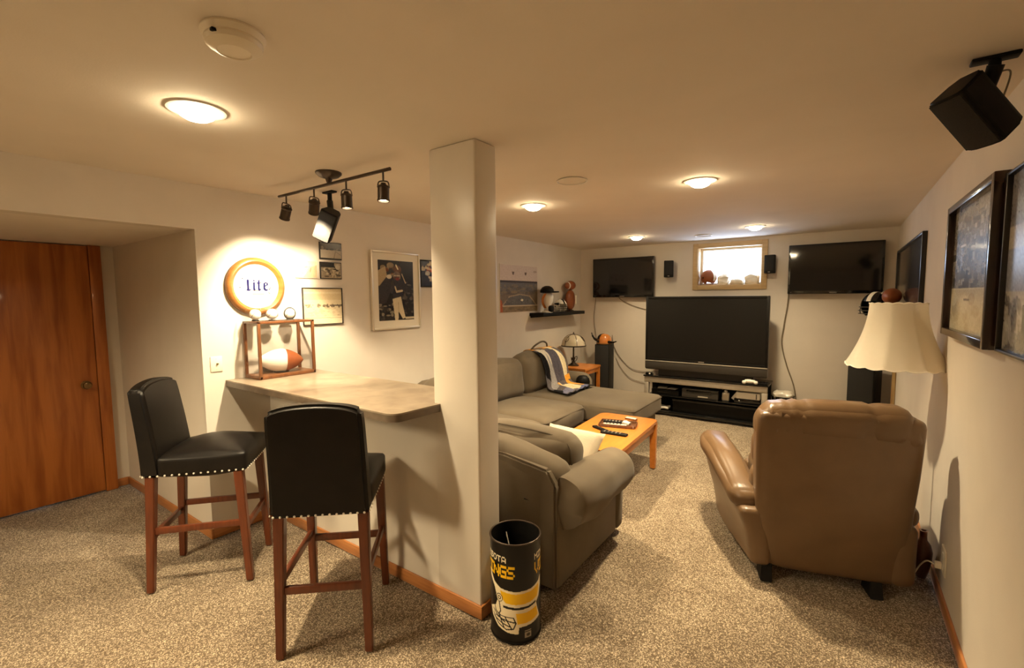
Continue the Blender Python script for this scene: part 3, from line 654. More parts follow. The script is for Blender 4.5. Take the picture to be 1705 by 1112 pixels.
b = BM(); bx(b, -0.15, 0.15, -0.085, 0.085, 0.0, 0.006, 0.002)
obj('bottom', b, M['casewood'], t)
b = BM()
for k in range(3): 
    z = 0.008 + 0.007 * k; tube(b, [(x, y, z) for x, y in rr(0.31, 0.18, 0.02)] + [(rr(0.31, 0.18, 0.02)[0][0], rr(0.31, 0.18, 0.02)[0][1], z)], 0.0042, 6, False)
obj('woven_rim', b, M['casewood'], t)
def remote(label, loc, rz, L=0.17, W=0.045, mat='black', keys='bezel', n=5):
    t = thing('remote_control', label, 'remote control', loc, rz)
    b = BM(); cush(b, (0, 0, 0.009), (L, W, 0.018), 0.006, (0, 0, 0.001), 6); obj('body', b, M[mat], t)
    for i in range(n):
        for j in (-1, 0, 1):
            b = BM(); bx(b, -L * .36 + i * L * .15 - 0.005, -L * .36 + i * L * .15 + 0.005, j * W * .26 - 0.004, j * W * .26 + 0.004, 0.018, 0.0205, 0.001); obj('button', b, M[keys], t)
    return t
q = lambda x, y, z: tuple(p + Matrix.Rotation(0.25, 3, 'Z') @ Vector((x, y, z)))
remote('silver remote control at the near edge of the wicker tray', q(-0.02, -0.045, 0.0065), 0.25, 0.20, 0.045, 'steel', 'black')
remote('dark remote control at the far side of the wicker tray', q(-0.04, 0.045, 0.0065), 0.20, 0.19, 0.045, 'black', 'steel')
tag(obj('crumpled_napkin', cush(BM(), q(0.07, 0.02, 0.021), (0.07, 0.05, 0.028), 0.012, (0, 0, 0), 8, None, 0.010, 40, 3), M['paper'], None, 60), 'crumpled white napkin in the wicker tray', 'napkin')
remote('long black remote control on the near right part of the coffee table', on_table(0.085, -0.115), 0.05, 0.22, 0.055, 'black', 'steel', 5)
pz = on_table(-0.045, -0.11)
remote('slim black remote control touching the long one on the coffee table', on_table(-0.06, -0.045), -0.5, 0.19, 0.038, 'black', 'bezel', 4)
pe = on_table(0.06, 0.40)
t = thing('match_box', 'small cream and brown box near the far edge of the coffee table', 'box', pe, -0.12)
b = BM(); bx(b, -0.055, 0.055, -0.018, 0.018, 0.0, 0.014, 0.002); obj('tray', b, M['casewood'], t)
b = BM(); bx(b, -0.05, 0.05, -0.019, 0.019, 0.012, 0.019, 0.002); obj('sleeve', b, M['paper'], t)

# ------------------------------------------------------------------ recliner
t = thing('recliner', 'tan leather recliner seen from behind near the right wall', 'armchair', (-0.0075, 2.915, 0), math.radians(16.9))
def ro(name, bm, mat='tan', ang=50): return obj(name, bm, M[mat], t, ang)
lean = lambda z: -0.095 * (z - 0.06)
def shell(p):
    wv = noise.noise(Vector((p.x * 5, p.y * 5, p.z * 5))) * 0.006
    s = 0.955 + 0.06 * ss(0.1, 0.9, p.z)
    return Vector((p.x * s, p.y + lean(p.z) + wv + (0.015 * (1 - (p.x / 0.37) ** 2) if p.y < 0.05 else 0) * -0.6, p.z + (0.02 * ss(-0.2, -0.36, p.x) if p.z < 0.2 else 0)))
b = BM(); cush(b, (0, 0.085, 0.51), (0.735, 0.16, 0.90), 0.045, (0, 0.0, 0.0), 18); morph(b, shell); ro('backrest', b)
def toproll(p):
    g = 0.0
    for xx in (-0.30, -0.25, -0.18, 0.14, 0.30): g -= 0.014 * math.exp(-((p.x - xx - 0.25 * (p.z - 0.9)) / 0.016) ** 2)
    d = Vector((0, p.y - 0.08, p.z - 0.90)); d = d.normalized() if d.length > 1e-5 else d
    return p + d * g + Vector((0, -0.085, 0))
b = BM(); cush(b, (0, 0.112, 0.905), (0.752, 0.225, 0.20), 0.085, (0.0, 0.002, 0.014), 34); morph(b, toproll)
morph(b, lambda p: Vector((p.x, p.y, p.z - 0.04 * ss(0.26, 0.39, abs(p.x))))); ro('head_roll', b)
for z0, h_, d_ in ((0.70, 0.24, 0.20), (0.52, 0.20, 0.19)):
    b = BM(); cush(b, (0, 0.19 + lean(z0), z0), (0.72, d_, h_), 0.08, (0.01, 0.03, 0.005), 16, None, 0.010, 7, z0); ro('back_cushion', b)
b = BM(); cush(b, (0, 0.56, 0.39), (0.56, 0.62, 0.20), 0.07, (0, 0.02, 0.035), 14, None, 0.008, 6, 3); ro('seat_cushion', b)
b = BM(); bx(b, -0.33, 0.33, 0.16, 0.80, 0.06, 0.31, 0.03, 3); ro('base', b)
b = BM(); cush(b, (0, 0.85, 0.24), (0.60, 0.09, 0.32), 0.035, (0, 0.02, 0), 10); ro('footrest', b)
for s in (-1, 1):
    fl_ = 1.0 if s < 0 else 0.05
    def arm(p, s=s, fl_=fl_):
        y, z = p.y, p.z
        out = 0.135 * fl_ * ss(-0.1, 0.75, y) * (0.75 + 0.25 * ss(0.1, 0.5, z)) + 0.055 * fl_ * ss(0.05, 0.55, z)
        zz = z if z < 0.2 else z - 0.12 * (1 - ss(0.05, 0.55, y)) * ss(0.2, 0.5, z) + 0.02
        zz += (0.03 * (1 - ss(0.0, 0.4, y)) if z < 0.15 else 0)
        return Vector((p.x + s * out * (1.0 if s * p.x > 0.3 else 0.8), y, zz + 0.005 * noise.noise(p * 9)))
    b = BM(); cush(b, (s * 0.325, 0.40, 0.27), (0.115, 0.84, 0.46), 0.04, (0.012, 0.0, 0), 14); morph(b, arm); ro('arm_panel', b)
    b = BM(); cush(b, (s * 0.335, 0.44, 0.515), (0.155, 0.80, 0.135), 0.06, (0.01, 0.01, 0.02), 16, None, 0.006, 8, 5); morph(b, arm); ro('arm_pad', b)
for x, y in ((-0.29, 0.06), (0.22, 0.06), (-0.29, 0.72), (0.22, 0.72)):
    b = BM(); taper(b, (x, y, 0.085), (x - 0.01, y - 0.03, 0.0), 0.05, 0.06, 0.09, 0.13); ro('foot', b, 'black')

# ------------------------------------------------------------------ floor lamp behind it
t = thing('floor_lamp', 'brass floor lamp with cream bell shade behind the recliner', 'lamp', (0.262, 3.50, 0))
b = BM(); lathe(b, [(0, 0.0), (0.125, 0.0), (0.128, 0.01), (0.09, 0.022), (0.03, 0.03), (0.014, 0.05), (0, 0.05)], 36); obj('base', b, M['brass'], t)
b = BM(); tube(b, [(0, 0, 0.04), (0, 0, 1.22)], 0.0105, 12); obj('pole', b, M['brass'], t)
b = BM(); lathe(b, [(0.012, 1.20), (0.02, 1.21), (0.02, 1.27), (0.012, 1.29), (0, 1.29)], 16); obj('socket', b, M['brass'], t)
b = BM(); lathe(b, [(0.004, 1.29), (0.022, 1.31), (0.03, 1.345), (0.02, 1.375), (0, 1.385)], 16); obj('bulb', b, M['white'], t)
def shade(u, v):
    a = 2 * PI * u; z = 1.518 - 0.358 * v
    r = 0.1345 + 0.098 * v ** 1.9 + 0.012 * v
    k = (8 * u + 0.35) % 1.0; k = abs(2 * k - 1)          # 0 mid panel .. 1 seam
    r *= (1 - 0.045 * (1 - k * k) * (0.5 + 0.5 * v))
    dz = -0.010 * math.sin(PI * (1 - k)) * v ** 6 + 0.006 * math.sin(PI * (1 - k)) * (1 - v) ** 8
    return Vector((r * math.cos(a), r * math.sin(a), z + dz))
b = BM(); surf(b, 96, 24, shade, True); bmesh.ops.solidify(b, geom=b.faces[:], thickness=0.002); obj('lamp_shade', b, M['shade'], t, 30)
b = BM()
for v in (0.0, 1.0): P = [shade(k / 96, v) * 1.0 for k in range(97)]; tube(b, [Vector((p_.x * 1.004, p_.y * 1.004, p_.z)) for p_ in P], 0.003, 6, False)
obj('shade_trim', b, M['shade'], t)
b = BM()
for k in range(3): a = 2 * PI * k / 3; tube(b, [(0, 0, 1.50), (0.132 * math.cos(a), 0.132 * math.sin(a), 1.513)], 0.002, 6)
tube(b, spline([(0.0, 0.015, 1.27), (0, 0.05, 1.33), (0, 0.04, 1.42), (0, 0, 1.50)], 6), 0.002, 6); tube(b, spline([(0.0, -0.015, 1.27), (0, -0.05, 1.33), (0, -0.04, 1.42), (0, 0, 1.50)], 6), 0.002, 6)
obj('harp', b, M['brass'], t)

# ------------------------------------------------------------------ televisions
def wall_tv(label, x0, x1, z0, z1, yb):
    t = thing('wall_television', label, 'television', ((x0 + x1) / 2, YB, z0), 0, 'wall mounted televisions')
    b = BM(); bx(b, x0, x1, yb, yb + 0.05, z0, z1, 0.008, 3); obj('housing', b, M['gloss'], t, world=True)
    b = BM(); bx(b, x0 + 0.022, x1 - 0.022, yb - 0.002, yb + 0.002, z0 + 0.036, z1 - 0.022); obj('screen', b, M['screen'], t, world=True)
    b = BM(); bx(b, (x0 + x1) / 2 - 0.2, (x0 + x1) / 2 + 0.2, yb + 0.045, YB, z0 + 0.15, z1 - 0.12, 0.004); obj('wall_bracket', b, M['black'], t, world=True)
    b = BM(); bx(b, (x0 + x1) / 2 - 0.035, (x0 + x1) / 2 + 0.035, yb - 0.003, yb, z0 + 0.013, z0 + 0.018, 0.001); obj('badge', b, M['steel'], t, world=True)
    b = BM(); lathe(b, [(0.003, 0), (0.003, 0.002), (0, 0.003)], 10, M=Matrix.Translation((x0 + 0.035, yb, z0 + 0.02)) @ Matrix.Rotation(PI / 2, 4, 'X')); obj('indicator', b, M['white'], t, world=True)
wall_tv('black wall television left of the small window', -3.085, -2.16, 1.562, 2.133, 6.445)
wall_tv('black wall television right of the small window', -0.545, 0.352, 1.585, 2.160, 6.445)
t = thing('projection_television', 'big dark rear projection television on the silver stand', 'television', (-1.41, 6.28, 0.525))
def to(name, bm, mat, ang=35): return obj(name, bm, M[mat], t, ang, world=True)
b = BM(); prism(b, [(-2.142, 6.11), (-0.688, 6.11), (-0.688, 6.19), (-1.0, 6.44), (-1.83, 6.44), (-2.142, 6.19)], 0.60, 1.568, 0.006); to('housing', b, 'bezel')
b = BM(); bx(b, -2.115, -0.715, 6.105, 6.112, 0.755, 1.54); to('screen', b, 'matscreen')
b = BM(); rails(b, -2.142, -0.688, 0.722, 1.569, 0.028, 6.098, 6.112); to('bezel', b, 'black')
b = BM(); bx(b, -2.142, -0.688, 6.09, 6.12, 0.612, 0.724, 0.008); to('speaker_panel', b, 'bezel')
b = BM(); bx(b, -2.142, -0.688, 6.086, 6.10, 0.712, 0.724, 0.003); to('silver_strip', b, 'steel')
b = BM(); bx(b, -1.46, -1.39, 6.095, 6.099, 0.735, 0.744, 0.002); to('badge', b, 'steel')
b = BM(); prism(b, [(-1.99, 6.175), (-0.84, 6.175), (-0.95, 6.42), (-1.88, 6.42)], 0.522, 0.615, 0.006); to('pedestal', b, 'bezel')
t = thing('television_stand', 'silver framed television stand with dark glass shelves', 'tv stand', (-1.41, 6.28, 0))
b = BM(); bx(b, -2.16, -0.668, 6.08, 6.50, 0.503, 0.521, 0.004); to('top_shelf', b, 'gloss')
b = BM(); bx(b, -2.15, -0.678, 6.09, 6.12, 0.425, 0.502, 0.012, 3); to('front_rail', b, 'steel')
for x in (-2.15, -0.74):
    b = BM(); bx(b, x, x + 0.062, 6.09, 6.14, 0.03, 0.425, 0.008); to('post', b, 'steel')
    b = BM(); bx(b, x, x + 0.062, 6.42, 6.47, 0.03, 0.503, 0.006); to('post', b, 'black')
b = BM(); bx(b, -2.10, -0.73, 6.10, 6.47, 0.255, 0.267, 0.002); to('middle_shelf', b, 'gloss')
b = BM(); bx(b, -2.15, -0.678, 6.085, 6.47, 0.018, 0.058, 0.008); to('bottom_shelf', b, 'gloss')
b = BM(); bx(b, -2.09, -0.74, 6.468, 6.478, 0.06, 0.50); to('back_panel', b, 'black')
for x in (-2.08, -0.78):
    for y in (6.12, 6.42): b = BM(); lathe(b, [(0.02, 0), (0.02, 0.018)], 12, (x, y, 0)); lathe(b, [(0, 0), (0.02, 0)], 12, (x, y, 0)); to('foot', b, 'black')
# things on the stand
def box_thing(name, label, cat, x0, x1, y0, y1, z0, z1, mat, extra=(), bev=0.006):
    t = thing(name, label, cat, ((x0 + x1) / 2, (y0 + y1) / 2, z0))
    b = BM(); bx(b, x0, x1, y0, y1, z0, z1, bev); obj('body', b, M[mat], t, world=True)
    for nm, m, a in extra: b = BM(); bx(b, *a, 0.001); obj(nm, b, M[m], t, world=True)
    return t
box_thing('disc_player', 'black disc player at the left of the middle shelf of the silver stand', 'disc player', -2.06, -1.70, 6.13, 6.40, 0.268, 0.335, 'black', [('tray_front', 'gloss', (-1.98, -1.80, 6.127, 6.131, 0.30, 0.322))])
for i, (x, rz, lb) in enumerate(((-1.94, 0.2, 'left one of two disc cases lying on the black disc player'), (-1.80, -0.15, 'right one of two disc cases lying on the black disc player'))):
    t = thing('disc_case', lb, 'disc case', (x, 6.22, 0.3355), rz)
    b = BM(); bx(b, -0.065, 0.065, -0.075, 0.075, 0, 0.010, 0.002); obj('case', b, M['black'], t)
    b = BM(); bx(b, -0.058, 0.06, -0.07, 0.07, 0.0098, 0.0112, 0.0003); obj('cover_sheet', b, M['paper'], t)
box_thing('receiver', 'dark grey receiver in the middle of the silver television stand', 'receiver', -1.66, -1.22, 6.12, 6.42, 0.268, 0.385, 'bezel', [('display', 'gloss', (-1.60, -1.30, 6.116, 6.121, 0.335, 0.37)), ('volume_knob', 'steel', (-1.46, -1.34, 6.114, 6.121, 0.285, 0.30))])
t = thing('spray_bottle', 'clear squat bottle right of the receiver on the middle shelf', 'bottle', (-1.14, 6.17, 0.268))
b = BM(); cush(b, (0, 0, 0.055), (0.085, 0.06, 0.11), 0.015, (0, 0, 0), 6); obj('bottle_body', b, M['steel'], t)
b = BM(); lathe(b, [(0.02, 0.108), (0.02, 0.13), (0.012, 0.14), (0, 0.14)], 14); obj('cap', b, M['white'], t)
tag(obj('paper_flyer', bx(BM(), -0.045, 0.045, -0.002, 0.002, 0, 0.12, 0, 2, Matrix.Translation((-1.04, 6.16, 0.29)) @ Matrix.Rotation(0.6, 4, 'Y')), M['paper']), 'white paper flyer leaning beside the squat bottle', 'paper')
t = box_thing('game_console', 'white game console lying on the black box at the right of the stand', 'game console', -1.02, -0.755, 6.12, 6.36, 0.327, 0.405, 'white', [('disc_slot', 'bezel', (-0.80, -0.79, 6.117, 6.121, 0.335, 0.398))], 0.012)
box_thing('cable_box', 'black cable box under the white game console', 'cable box', -1.04, -0.752, 6.13, 6.40, 0.268, 0.3265, 'gloss', [('indicator', 'white', (-0.99, -0.975, 6.128, 6.131, 0.295, 0.305))])
box_thing('storage_box', 'black storage box filling the bottom shelf of the stand', 'box', -1.78, -0.80, 6.14, 6.44, 0.0585, 0.225, 'black', [('lid', 'gloss', (-1.785, -0.795, 6.135, 6.445, 0.205, 0.228))])
tag(obj('paper_sheet', cush(BM(), (-1.93, 6.19, 0.090), (0.20, 0.12, 0.030), 0.01, (0, 0, 0), 8, None, 0.012, 14, 2), M['paper'], None, 60), 'crumpled white paper at the left of the bottom shelf', 'paper')
t = thing('game_controller', 'white game controller on top of the silver stand, right end', 'game controller', (-0.87, 6.125, 0.5215), 0.15)
b = BM(); cush(b, (0, 0, 0.028), (0.12, 0.075, 0.04), 0.018, (0, 0, 0.006), 8); cush(b, (-0.062, -0.03, 0.02), (0.045, 0.085, 0.036), 0.017, (0, 0, 0), 6); cush(b, (0.062, -0.03, 0.02), (0.045, 0.085, 0.036), 0.017, (0, 0, 0), 6); obj('shell', b, M['white'], t)
for x, y in ((-0.035, 0.008), (0.02, -0.015)): b = BM(); lathe(b, [(0.006, 0.045), (0.006, 0.056), (0.011, 0.058), (0.009, 0.063), (0, 0.062)], 12, (x, y, 0)); obj('thumbstick', b, M['black'], t)
t = thing('charging_dock', 'low black charging dock beside the white game controller', 'dock', (-0.74, 6.15, 0.5215))
b = BM(); bx(b, -0.06, 0.06, -0.06, 0.06, 0, 0.022, 0.008); obj('tray', b, M['black'], t)
b = BM(); bx(b, -0.03, 0.03, -0.02, 0.03, 0.02, 0.034, 0.005); obj('contact_block', b, M['gloss'], t)
t = thing('web_camera', 'small black camera at the left end of the silver stand', 'camera', (-2.095, 6.13, 0.5215))
b = BM(); bx(b, -0.045, 0.045, -0.025, 0.025, 0, 0.03, 0.008); obj('body', b, M['black'], t)
b = BM(); lathe(b, [(0.011, 0), (0.011, 0.006), (0, 0.008)], 16, M=Matrix.Translation((0.015, -0.025, 0.018)) @ Matrix.Rotation(PI / 2, 4, 'X')); obj('lens', b, M['white'], t)
# bin right of the stand
t = thing('waste_basket', 'small black basket with crumpled bag between stand and right wall', 'basket', (-0.54, 6.34, 0))
b = BM(); lathe(b, [(0, 0), (0.10, 0.0), (0.118, 0.355), (0.126, 0.36), (0.126, 0.375), (0.112, 0.375), (0.096, 0.02), (0, 0.02)], 36); obj('basket', b, M['gloss'], t)
b = BM(); cush(b, (0, 0, 0.385), (0.21, 0.20, 0.075), 0.035, (0, 0, 0.01), 12, None, 0.018, 22, 4); obj('bin_bag', b, M['bag'], t, 60)

# tower and satellite speakers
def tower(label, x, y, rz, w, d, h):
    t = thing('tower_speaker', label, 'speaker', (x, y, 0), rz, 'floor standing speakers')
    b = BM(); bx(b, -w / 2, w / 2, -d / 2, d / 2, 0.02, h, 0.008); obj('cabinet', b, M['black'], t)
    b = BM(); bx(b, -w / 2 + 0.008, w / 2 - 0.008, -d / 2 - 0.014, -d / 2 + 0.001, 0.10, h - 0.012, 0.006); obj('grille', b, M['grille'], t)
    b = BM(); bx(b, -w / 2 - 0.015, w / 2 + 0.015, -d / 2 - 0.015, d / 2 + 0.015, 0.0, 0.022, 0.005); obj('plinth', b, M['gloss'], t)
tower('tall black tower speaker in the back left corner behind the end table', -2.84, 6.335, math.radians(10), 0.21, 0.30, 0.885)
tower('tall black tower speaker in the back right corner behind the lamp', 0.225, 6.25, math.radians(-14), 0.235, 0.33, 0.90)
def satellite(label, x, z0, z1, w, rz):
    t = thing('satellite_speaker', label, 'speaker', (x, YB, z0), 0, 'small wall speakers'); h = z1 - z0
    R = Matrix.Translation((0, -0.085, 0)) @ Matrix.Rotation(rz, 4, 'Z')
    b = BM(); prism(b, [(-w / 2, -0.035), (-w * .3, -0.05), (w * .3, -0.05), (w / 2, -0.035), (w * .4, 0.05), (-w * .4, 0.05)], 0, h, 0.004, R); obj('cabinet', b, M['black'], t)
    b = BM(); prism(b, [(-w * .44, -0.042), (-w * .28, -0.054), (w * .28, -0.054), (w * .44, -0.042)], 0.035, h - 0.008, 0.001, R); obj('grille', b, M['grille'], t)
    b = BM(); bx(b, -0.012, 0.012, -0.056, -0.05, 0.012, 0.019, 0.001, 2, R); obj('badge', b, M['steel'], t)
    b = BM(); bx(b, -0.02, 0.02, -0.055, -0.001, h * .35, h * .65, 0.003); obj('bracket', b, M['black'], t)
satellite('small black wall speaker between left television and window', -1.955, 1.83, 2.055, 0.125, 0.25)
satellite('small black wall speaker between window and right television', -0.735, 1.84, 2.06, 0.12, -0.15)

# ------------------------------------------------------------------ pictures
def wall_plane(side, y0, y1, z0, z1, off):
    """u to the right as seen from inside the room, v down"""
    if side == 'left': return lambda u, v: (XL + off, y0 + (y1 - y0) * u, z1 + (z0 - z1) * v)
    return lambda u, v: (XR - off, y1 + (y0 - y1) * u, z1 + (z0 - z1) * v)
def framed(label, side, y0, y1, z0, z1, fw, fd, fmat, cv, border=0.0, cat='picture', name='framed_picture', pm='print', group=None, cant=0.0):
    sx = 1 if side == 'left' else -1; X0 = XL if side == 'left' else XR
    t = thing(name, label, cat, (X0, (y0 + y1) / 2, z0), 0, group)
    L = lambda p: (p[0] - X0, p[1] - (y0 + y1) / 2, p[2] - z0)
    if fw:
        a, c = sorted((X0, X0 + sx * fd))
        for q in ((y0, y0 + fw, z0, z1), (y1 - fw, y1, z0, z1), (y0 + fw, y1 - fw, z0, z0 + fw), (y0 + fw, y1 - fw, z1 - fw, z1)):
            b = BM(); bx(b, a, c, *q, 0.004); obj('frame_rail', b, M[fmat], t, world=True)
        a, c = sorted((X0, X0 + sx * fd * 0.45)); b = BM(); bx(b, a, c, y0 + fw * .5, y1 - fw * .5, z0 + fw * .5, z1 - fw * .5); obj('mount_board' if border else 'backing', b, M['mat'], t, world=True)
        i = fw + border; off = fd * 0.45 + 0.001
    else:
        a, c = sorted((X0, X0 + sx * fd)); b = BM(); bx(b, a, c, y0, y1, z0, z1, 0.001); obj('backing', b, M[fmat], t, world=True)
        i = border; off = fd + 0.0008
    f = wall_plane(side, y0 + i, y1 - i, z0 + i, z1 - i, off)
    canvas_obj('print', cv, lambda u, v: L(f(u, v)), M[pm], t)
    return t
# large framed player photograph
cv = Canvas(110, 190, (30, 25, 22))
cv.blobs(70, 0, 0, 1, 0.45, 0.02, 0.07, [(120, 60, 30), (70, 62, 55), (150, 130, 100), (40, 34, 32), (26, 22, 22)], 5, 0.8, .6)
cv.rect(0.62, 0, 1, 0.36, (26, 21, 18)); cv.blobs(60, 0.55, 0.35, 1, 0.9, 0.015, 0.05, [(90, 84, 76), (34, 30, 28), (60, 56, 52)], 7, 0.7, .5)
cv.poly([(0.0, .18), (.2, .1), (.24, .25), (.12, .45), (0, .42)], (168, 148, 112)); cv.poly([(0, .45), (.22, .28), (.34, .28), (.36, .5), (.2, .7), (0, .75)], (52, 48, 50)); cv.ell(.30, .27, .07, .035, (200, 190, 170))
cv.blobs(30, 0, 0.72, .45, 1, .02, .06, [(20, 17, 16), (54, 48, 44), (150, 140, 120)], 9, .8, .5)
cv.poly([(.36, .40), (.44, .33), (.62, .30), (.72, .42), (.66, .62), (.40, .63)], (46, 40, 42))                    # jersey
cv.poly([(.62, .30), (.74, .36), (.80, .50), (.74, .52), (.64, .42)], (40, 36, 38)); cv.poly([(.40, .36), (.30, .50), (.36, .56), (.46, .44)], (64, 58, 58))
cv.line([(.46, .44), (.50, .52), (.66, .50)], .035, (196, 180, 150)); cv.line([(.66, .22), (.76, .37)], .02, (188, 170, 140))
cv.ell(.53, .16, .12, .085, (64, 44, 34)); cv.ell(.53, .14, .11, .06, (92, 62, 44)); cv.line([(.50, .08), (.55, .14)], .03, (210, 196, 160))
cv.ell(.52, .235, .09, .055, (110, 92, 80)); cv.line([(.44, .25), (.60, .25)], .012, (180, 165, 140)); cv.line([(.45, .28), (.59, .28)], .012, (60, 50, 46)); cv.line([(.49, .20), (.50, .29)], .012, (60, 50, 46)); cv.ell(.53, .305, .06, .025, (120, 50, 38))
cv.poly([(.38, .64), (.62, .60), (.66, .74), (.74, .96), (.66, .98), (.54, .84), (.53, 1.0), (.44, 1.0)], (206, 192, 160))
cv.line([(.54, .70), (.55, .86)], .02, (176, 160, 130)); cv.rect(.74, .945, 1, .985, (190, 178, 150))
cv.grain(6, 3)
framed('large pale framed photo of a football player on the left wall', 'left', 2.572, 3.14, 1.296, 1.995, 0.018, 0.026, 'silverframe', cv, 0.062)
def landscape(w, h, seed, base, dark, sky=0.3, people=False):
    c = Canvas(w, h, base); c.rect(0, 0, 1, sky, [min(255, q * 1.08) for q in base]); R = random.Random(seed)
    c.blobs(30, 0, sky, 1, .75, .02, .07, [[q * .86 for q in base], [q * .7 for q in base], dark], seed, .5, .5)
    if people: c.blobs(22, 0.1, sky + .1, .95, .95, .03, .09, [dark, [q * .5 for q in base], (210, 196, 170)], seed + 3, .75)
    c.grain(7, seed); return c
cv = landscape(70, 54, 2, (158, 146, 128), (60, 52, 44), .1); cv.rect(0, 0, 1, .42, (62, 54, 46)); cv.blobs(12, 0, .3, 1, .5, .03, .08, [(40, 34, 30), (110, 100, 88)], 3); cv.rect(0, .45, 1, 1, (164, 152, 134)); cv.line([(.62, 1), (.72, .5), (.95, .7)], .03, (120, 108, 94)); cv.rect(0, .95, 1, 1, (40, 34, 28)); cv.grain(5, 1)
framed('small dark photo directly under the hung speaker, topmost of the cluster', 'left', 2.103, 2.297, 1.885, 2.020, 0, 0.012, 'blackframe', cv, 0.006, group='small wall photos')
cv = landscape(70, 54, 4, (214, 196, 160), (150, 134, 108)); cv.poly([(.55, .62), (.68, .38), (1, .22), (1, 1), (.3, 1)], (190, 172, 140)); cv.line([(.66, .66), (.70, .42)], .03, (110, 100, 90)); cv.grain(5, 2)
framed('small faded photo, left one of the lower pair beside the round sign', 'left', 1.901, 2.077, 1.734, 1.868, 0, 0.012, 'silverframe', cv, 0.005, group='small wall photos')
cv = landscape(70, 54, 6, (150, 138, 118), (30, 26, 22), .2, True); cv.rect(0, 0, .65, .3, (24, 20, 18)); cv.ell(.82, .25, .12, .18, (190, 180, 160)); cv.line([(.55, .9), (.62, .55)], .05, (196, 180, 150)); cv.line([(.72, .95), (.66, .6)], .05, (180, 166, 140)); cv.grain(6, 3)
framed('small black and white crowd photo under the topmost dark photo', 'left', 2.102, 2.291, 1.733, 1.866, 0, 0.012, 'blackframe', cv, 0.006, group='small wall photos')
cv = Canvas(110, 84, (214, 198, 164)); cv.rect(0, 0, 1, .32, (206, 186, 148)); cv.rect(0, .1, 1, .16, (214, 198, 162)); cv.blobs(40, 0, .46, 1, .53, .01, .035, [(130, 112, 90), (150, 134, 108), (96, 84, 70)], 8, .7); cv.rect(.66, .46, 1, .5, (104, 92, 80)); cv.blobs(30, .1, .56, 1, .78, .02, .06, [(196, 178, 146), (176, 160, 132)], 9, .5, .6); cv.line([(.0, .82), (1, .84)], .012, (170, 150, 120)); cv.rect(0, .85, 1, 1, (216, 202, 170)); cv.grain(4, 4)
framed('wide faded skyline photo beside the glass display case', 'left', 1.945, 2.288, 1.375, 1.663, 0.006, 0.018, 'blackframe', cv, 0.0)
cv = Canvas(60, 64, (40, 34, 32)); cv.blobs(30, 0, 0, 1, .4, .03, .10, [(170, 70, 26), (200, 180, 140), (60, 40, 34)], 3, .85); cv.blobs(30, .2, .35, 1, 1, .03, .10, [(36, 34, 40), (190, 180, 160), (80, 76, 80), (24, 20, 20)], 4, .85); cv.grain(8, 2)
framed('dark framed football photo half hidden behind the pillar', 'left', 3.155, 3.50, 1.682, 1.945, 0.010, 0.02, 'blackframe', cv, 0.0)
# stadium poster
cv = Canvas(120, 96, (150, 138, 128)); cv.rect(0, 0, 1, .34, (176, 160, 146)); cv.rect(0.0, .335, 1, .375, (46, 36, 32))
for cx in (.33, .66): cv.poly([(cx - .03, .15), (cx + .03, .15), (cx + .02, .20), (cx, .215), (cx - .02, .20)], (86, 66, 50))
cv.ell(.93, .12, .05, .03, (150, 132, 116)); cv.rect(0, .375, 1, 1, (98, 84, 66)); cv.rect(0, .375, 1, .56, (86, 82, 78)); cv.blobs(60, 0, .42, 1, .62, .02, .06, [(96, 88, 76), (72, 66, 58), (118, 100, 72)], 2, .6, .5)
cv.poly([(.04, .86), (.22, .66), (.5, .61), (.78, .65), (.98, .86)], (140, 122, 94)); cv.poly([(.08, .85), (.24, .68), (.5, .635), (.76, .67), (.94, .85)], (84, 80, 74)); cv.blobs(50, .15, .68, .85, .84, .01, .03, [(96, 92, 84), (70, 66, 60)], 6, .6, .6); cv.ell(.56, .745, .035, .022, (200, 186, 150))
cv.rect(0, .85, 1, .875, (176, 158, 126)); cv.rect(0, .88, 1, 1, (108, 90, 60)); cv.blobs(30, 0, .89, 1, 1, .02, .05, [(128, 108, 76), (86, 72, 50)], 7, .5, .5); cv.poly([(0, .72), (.05, .76), (.07, 1), (0, 1)], (150, 74, 28)); cv.grain(5, 5); cv.a = np.clip(cv.a * np.array([1.15, 1.17, 1.22]), 0, 250)
framed('stadium poster on the left wall beyond the pillar', 'left', 4.43, 5.265, 1.39, 1.977, 0, 0.008, 'mat', cv, 0.004, 'poster', 'stadium_poster', 'matprint')
# right wall
cv = Canvas(120, 110, (124, 112, 98)); R = random.Random(11)
for k in range(330):
    x, y = R.random(), R.uniform(0, .66); w_, h_ = R.uniform(.03, .09), R.uniform(.02, .07); g = R.choice([66, 86, 104, 122, 140, 156]) * R.uniform(.8, 1.1); cv.rect(x, y, x + w_, y + h_, (g, g * .93, g * .84), .75)
cv.rect(0, 0, 1, .09, (140, 126, 106), .6); cv.rect(0, .66, 1, 1, (178, 160, 128)); cv.blobs(16, 0, .68, 1, 1, .03, .09, [(164, 146, 114), (186, 168, 136), (150, 134, 106)], 12, .7); cv.rect(.36, .735, .50, .75, (120, 106, 84)); cv.rect(0, .655, 1, .668, (196, 178, 146)); cv.rect(.30, .60, .46, .65, (70, 60, 50)); cv.rect(.2, .30, .33, .32, (226, 214, 190)); cv.rect(.78, .5, .86, .515, (226, 214, 190)); cv.grain(6, 6); cv.a = np.clip(cv.a * np.array([1.28, 1.38, 1.52]), 0, 250)
framed('thick dark framed crowd photo on the right wall beneath the hung speaker', 'right', 2.335, 3.225, 1.372, 2.002, 0.034, 0.055, 'darkframe', cv, 0.0)
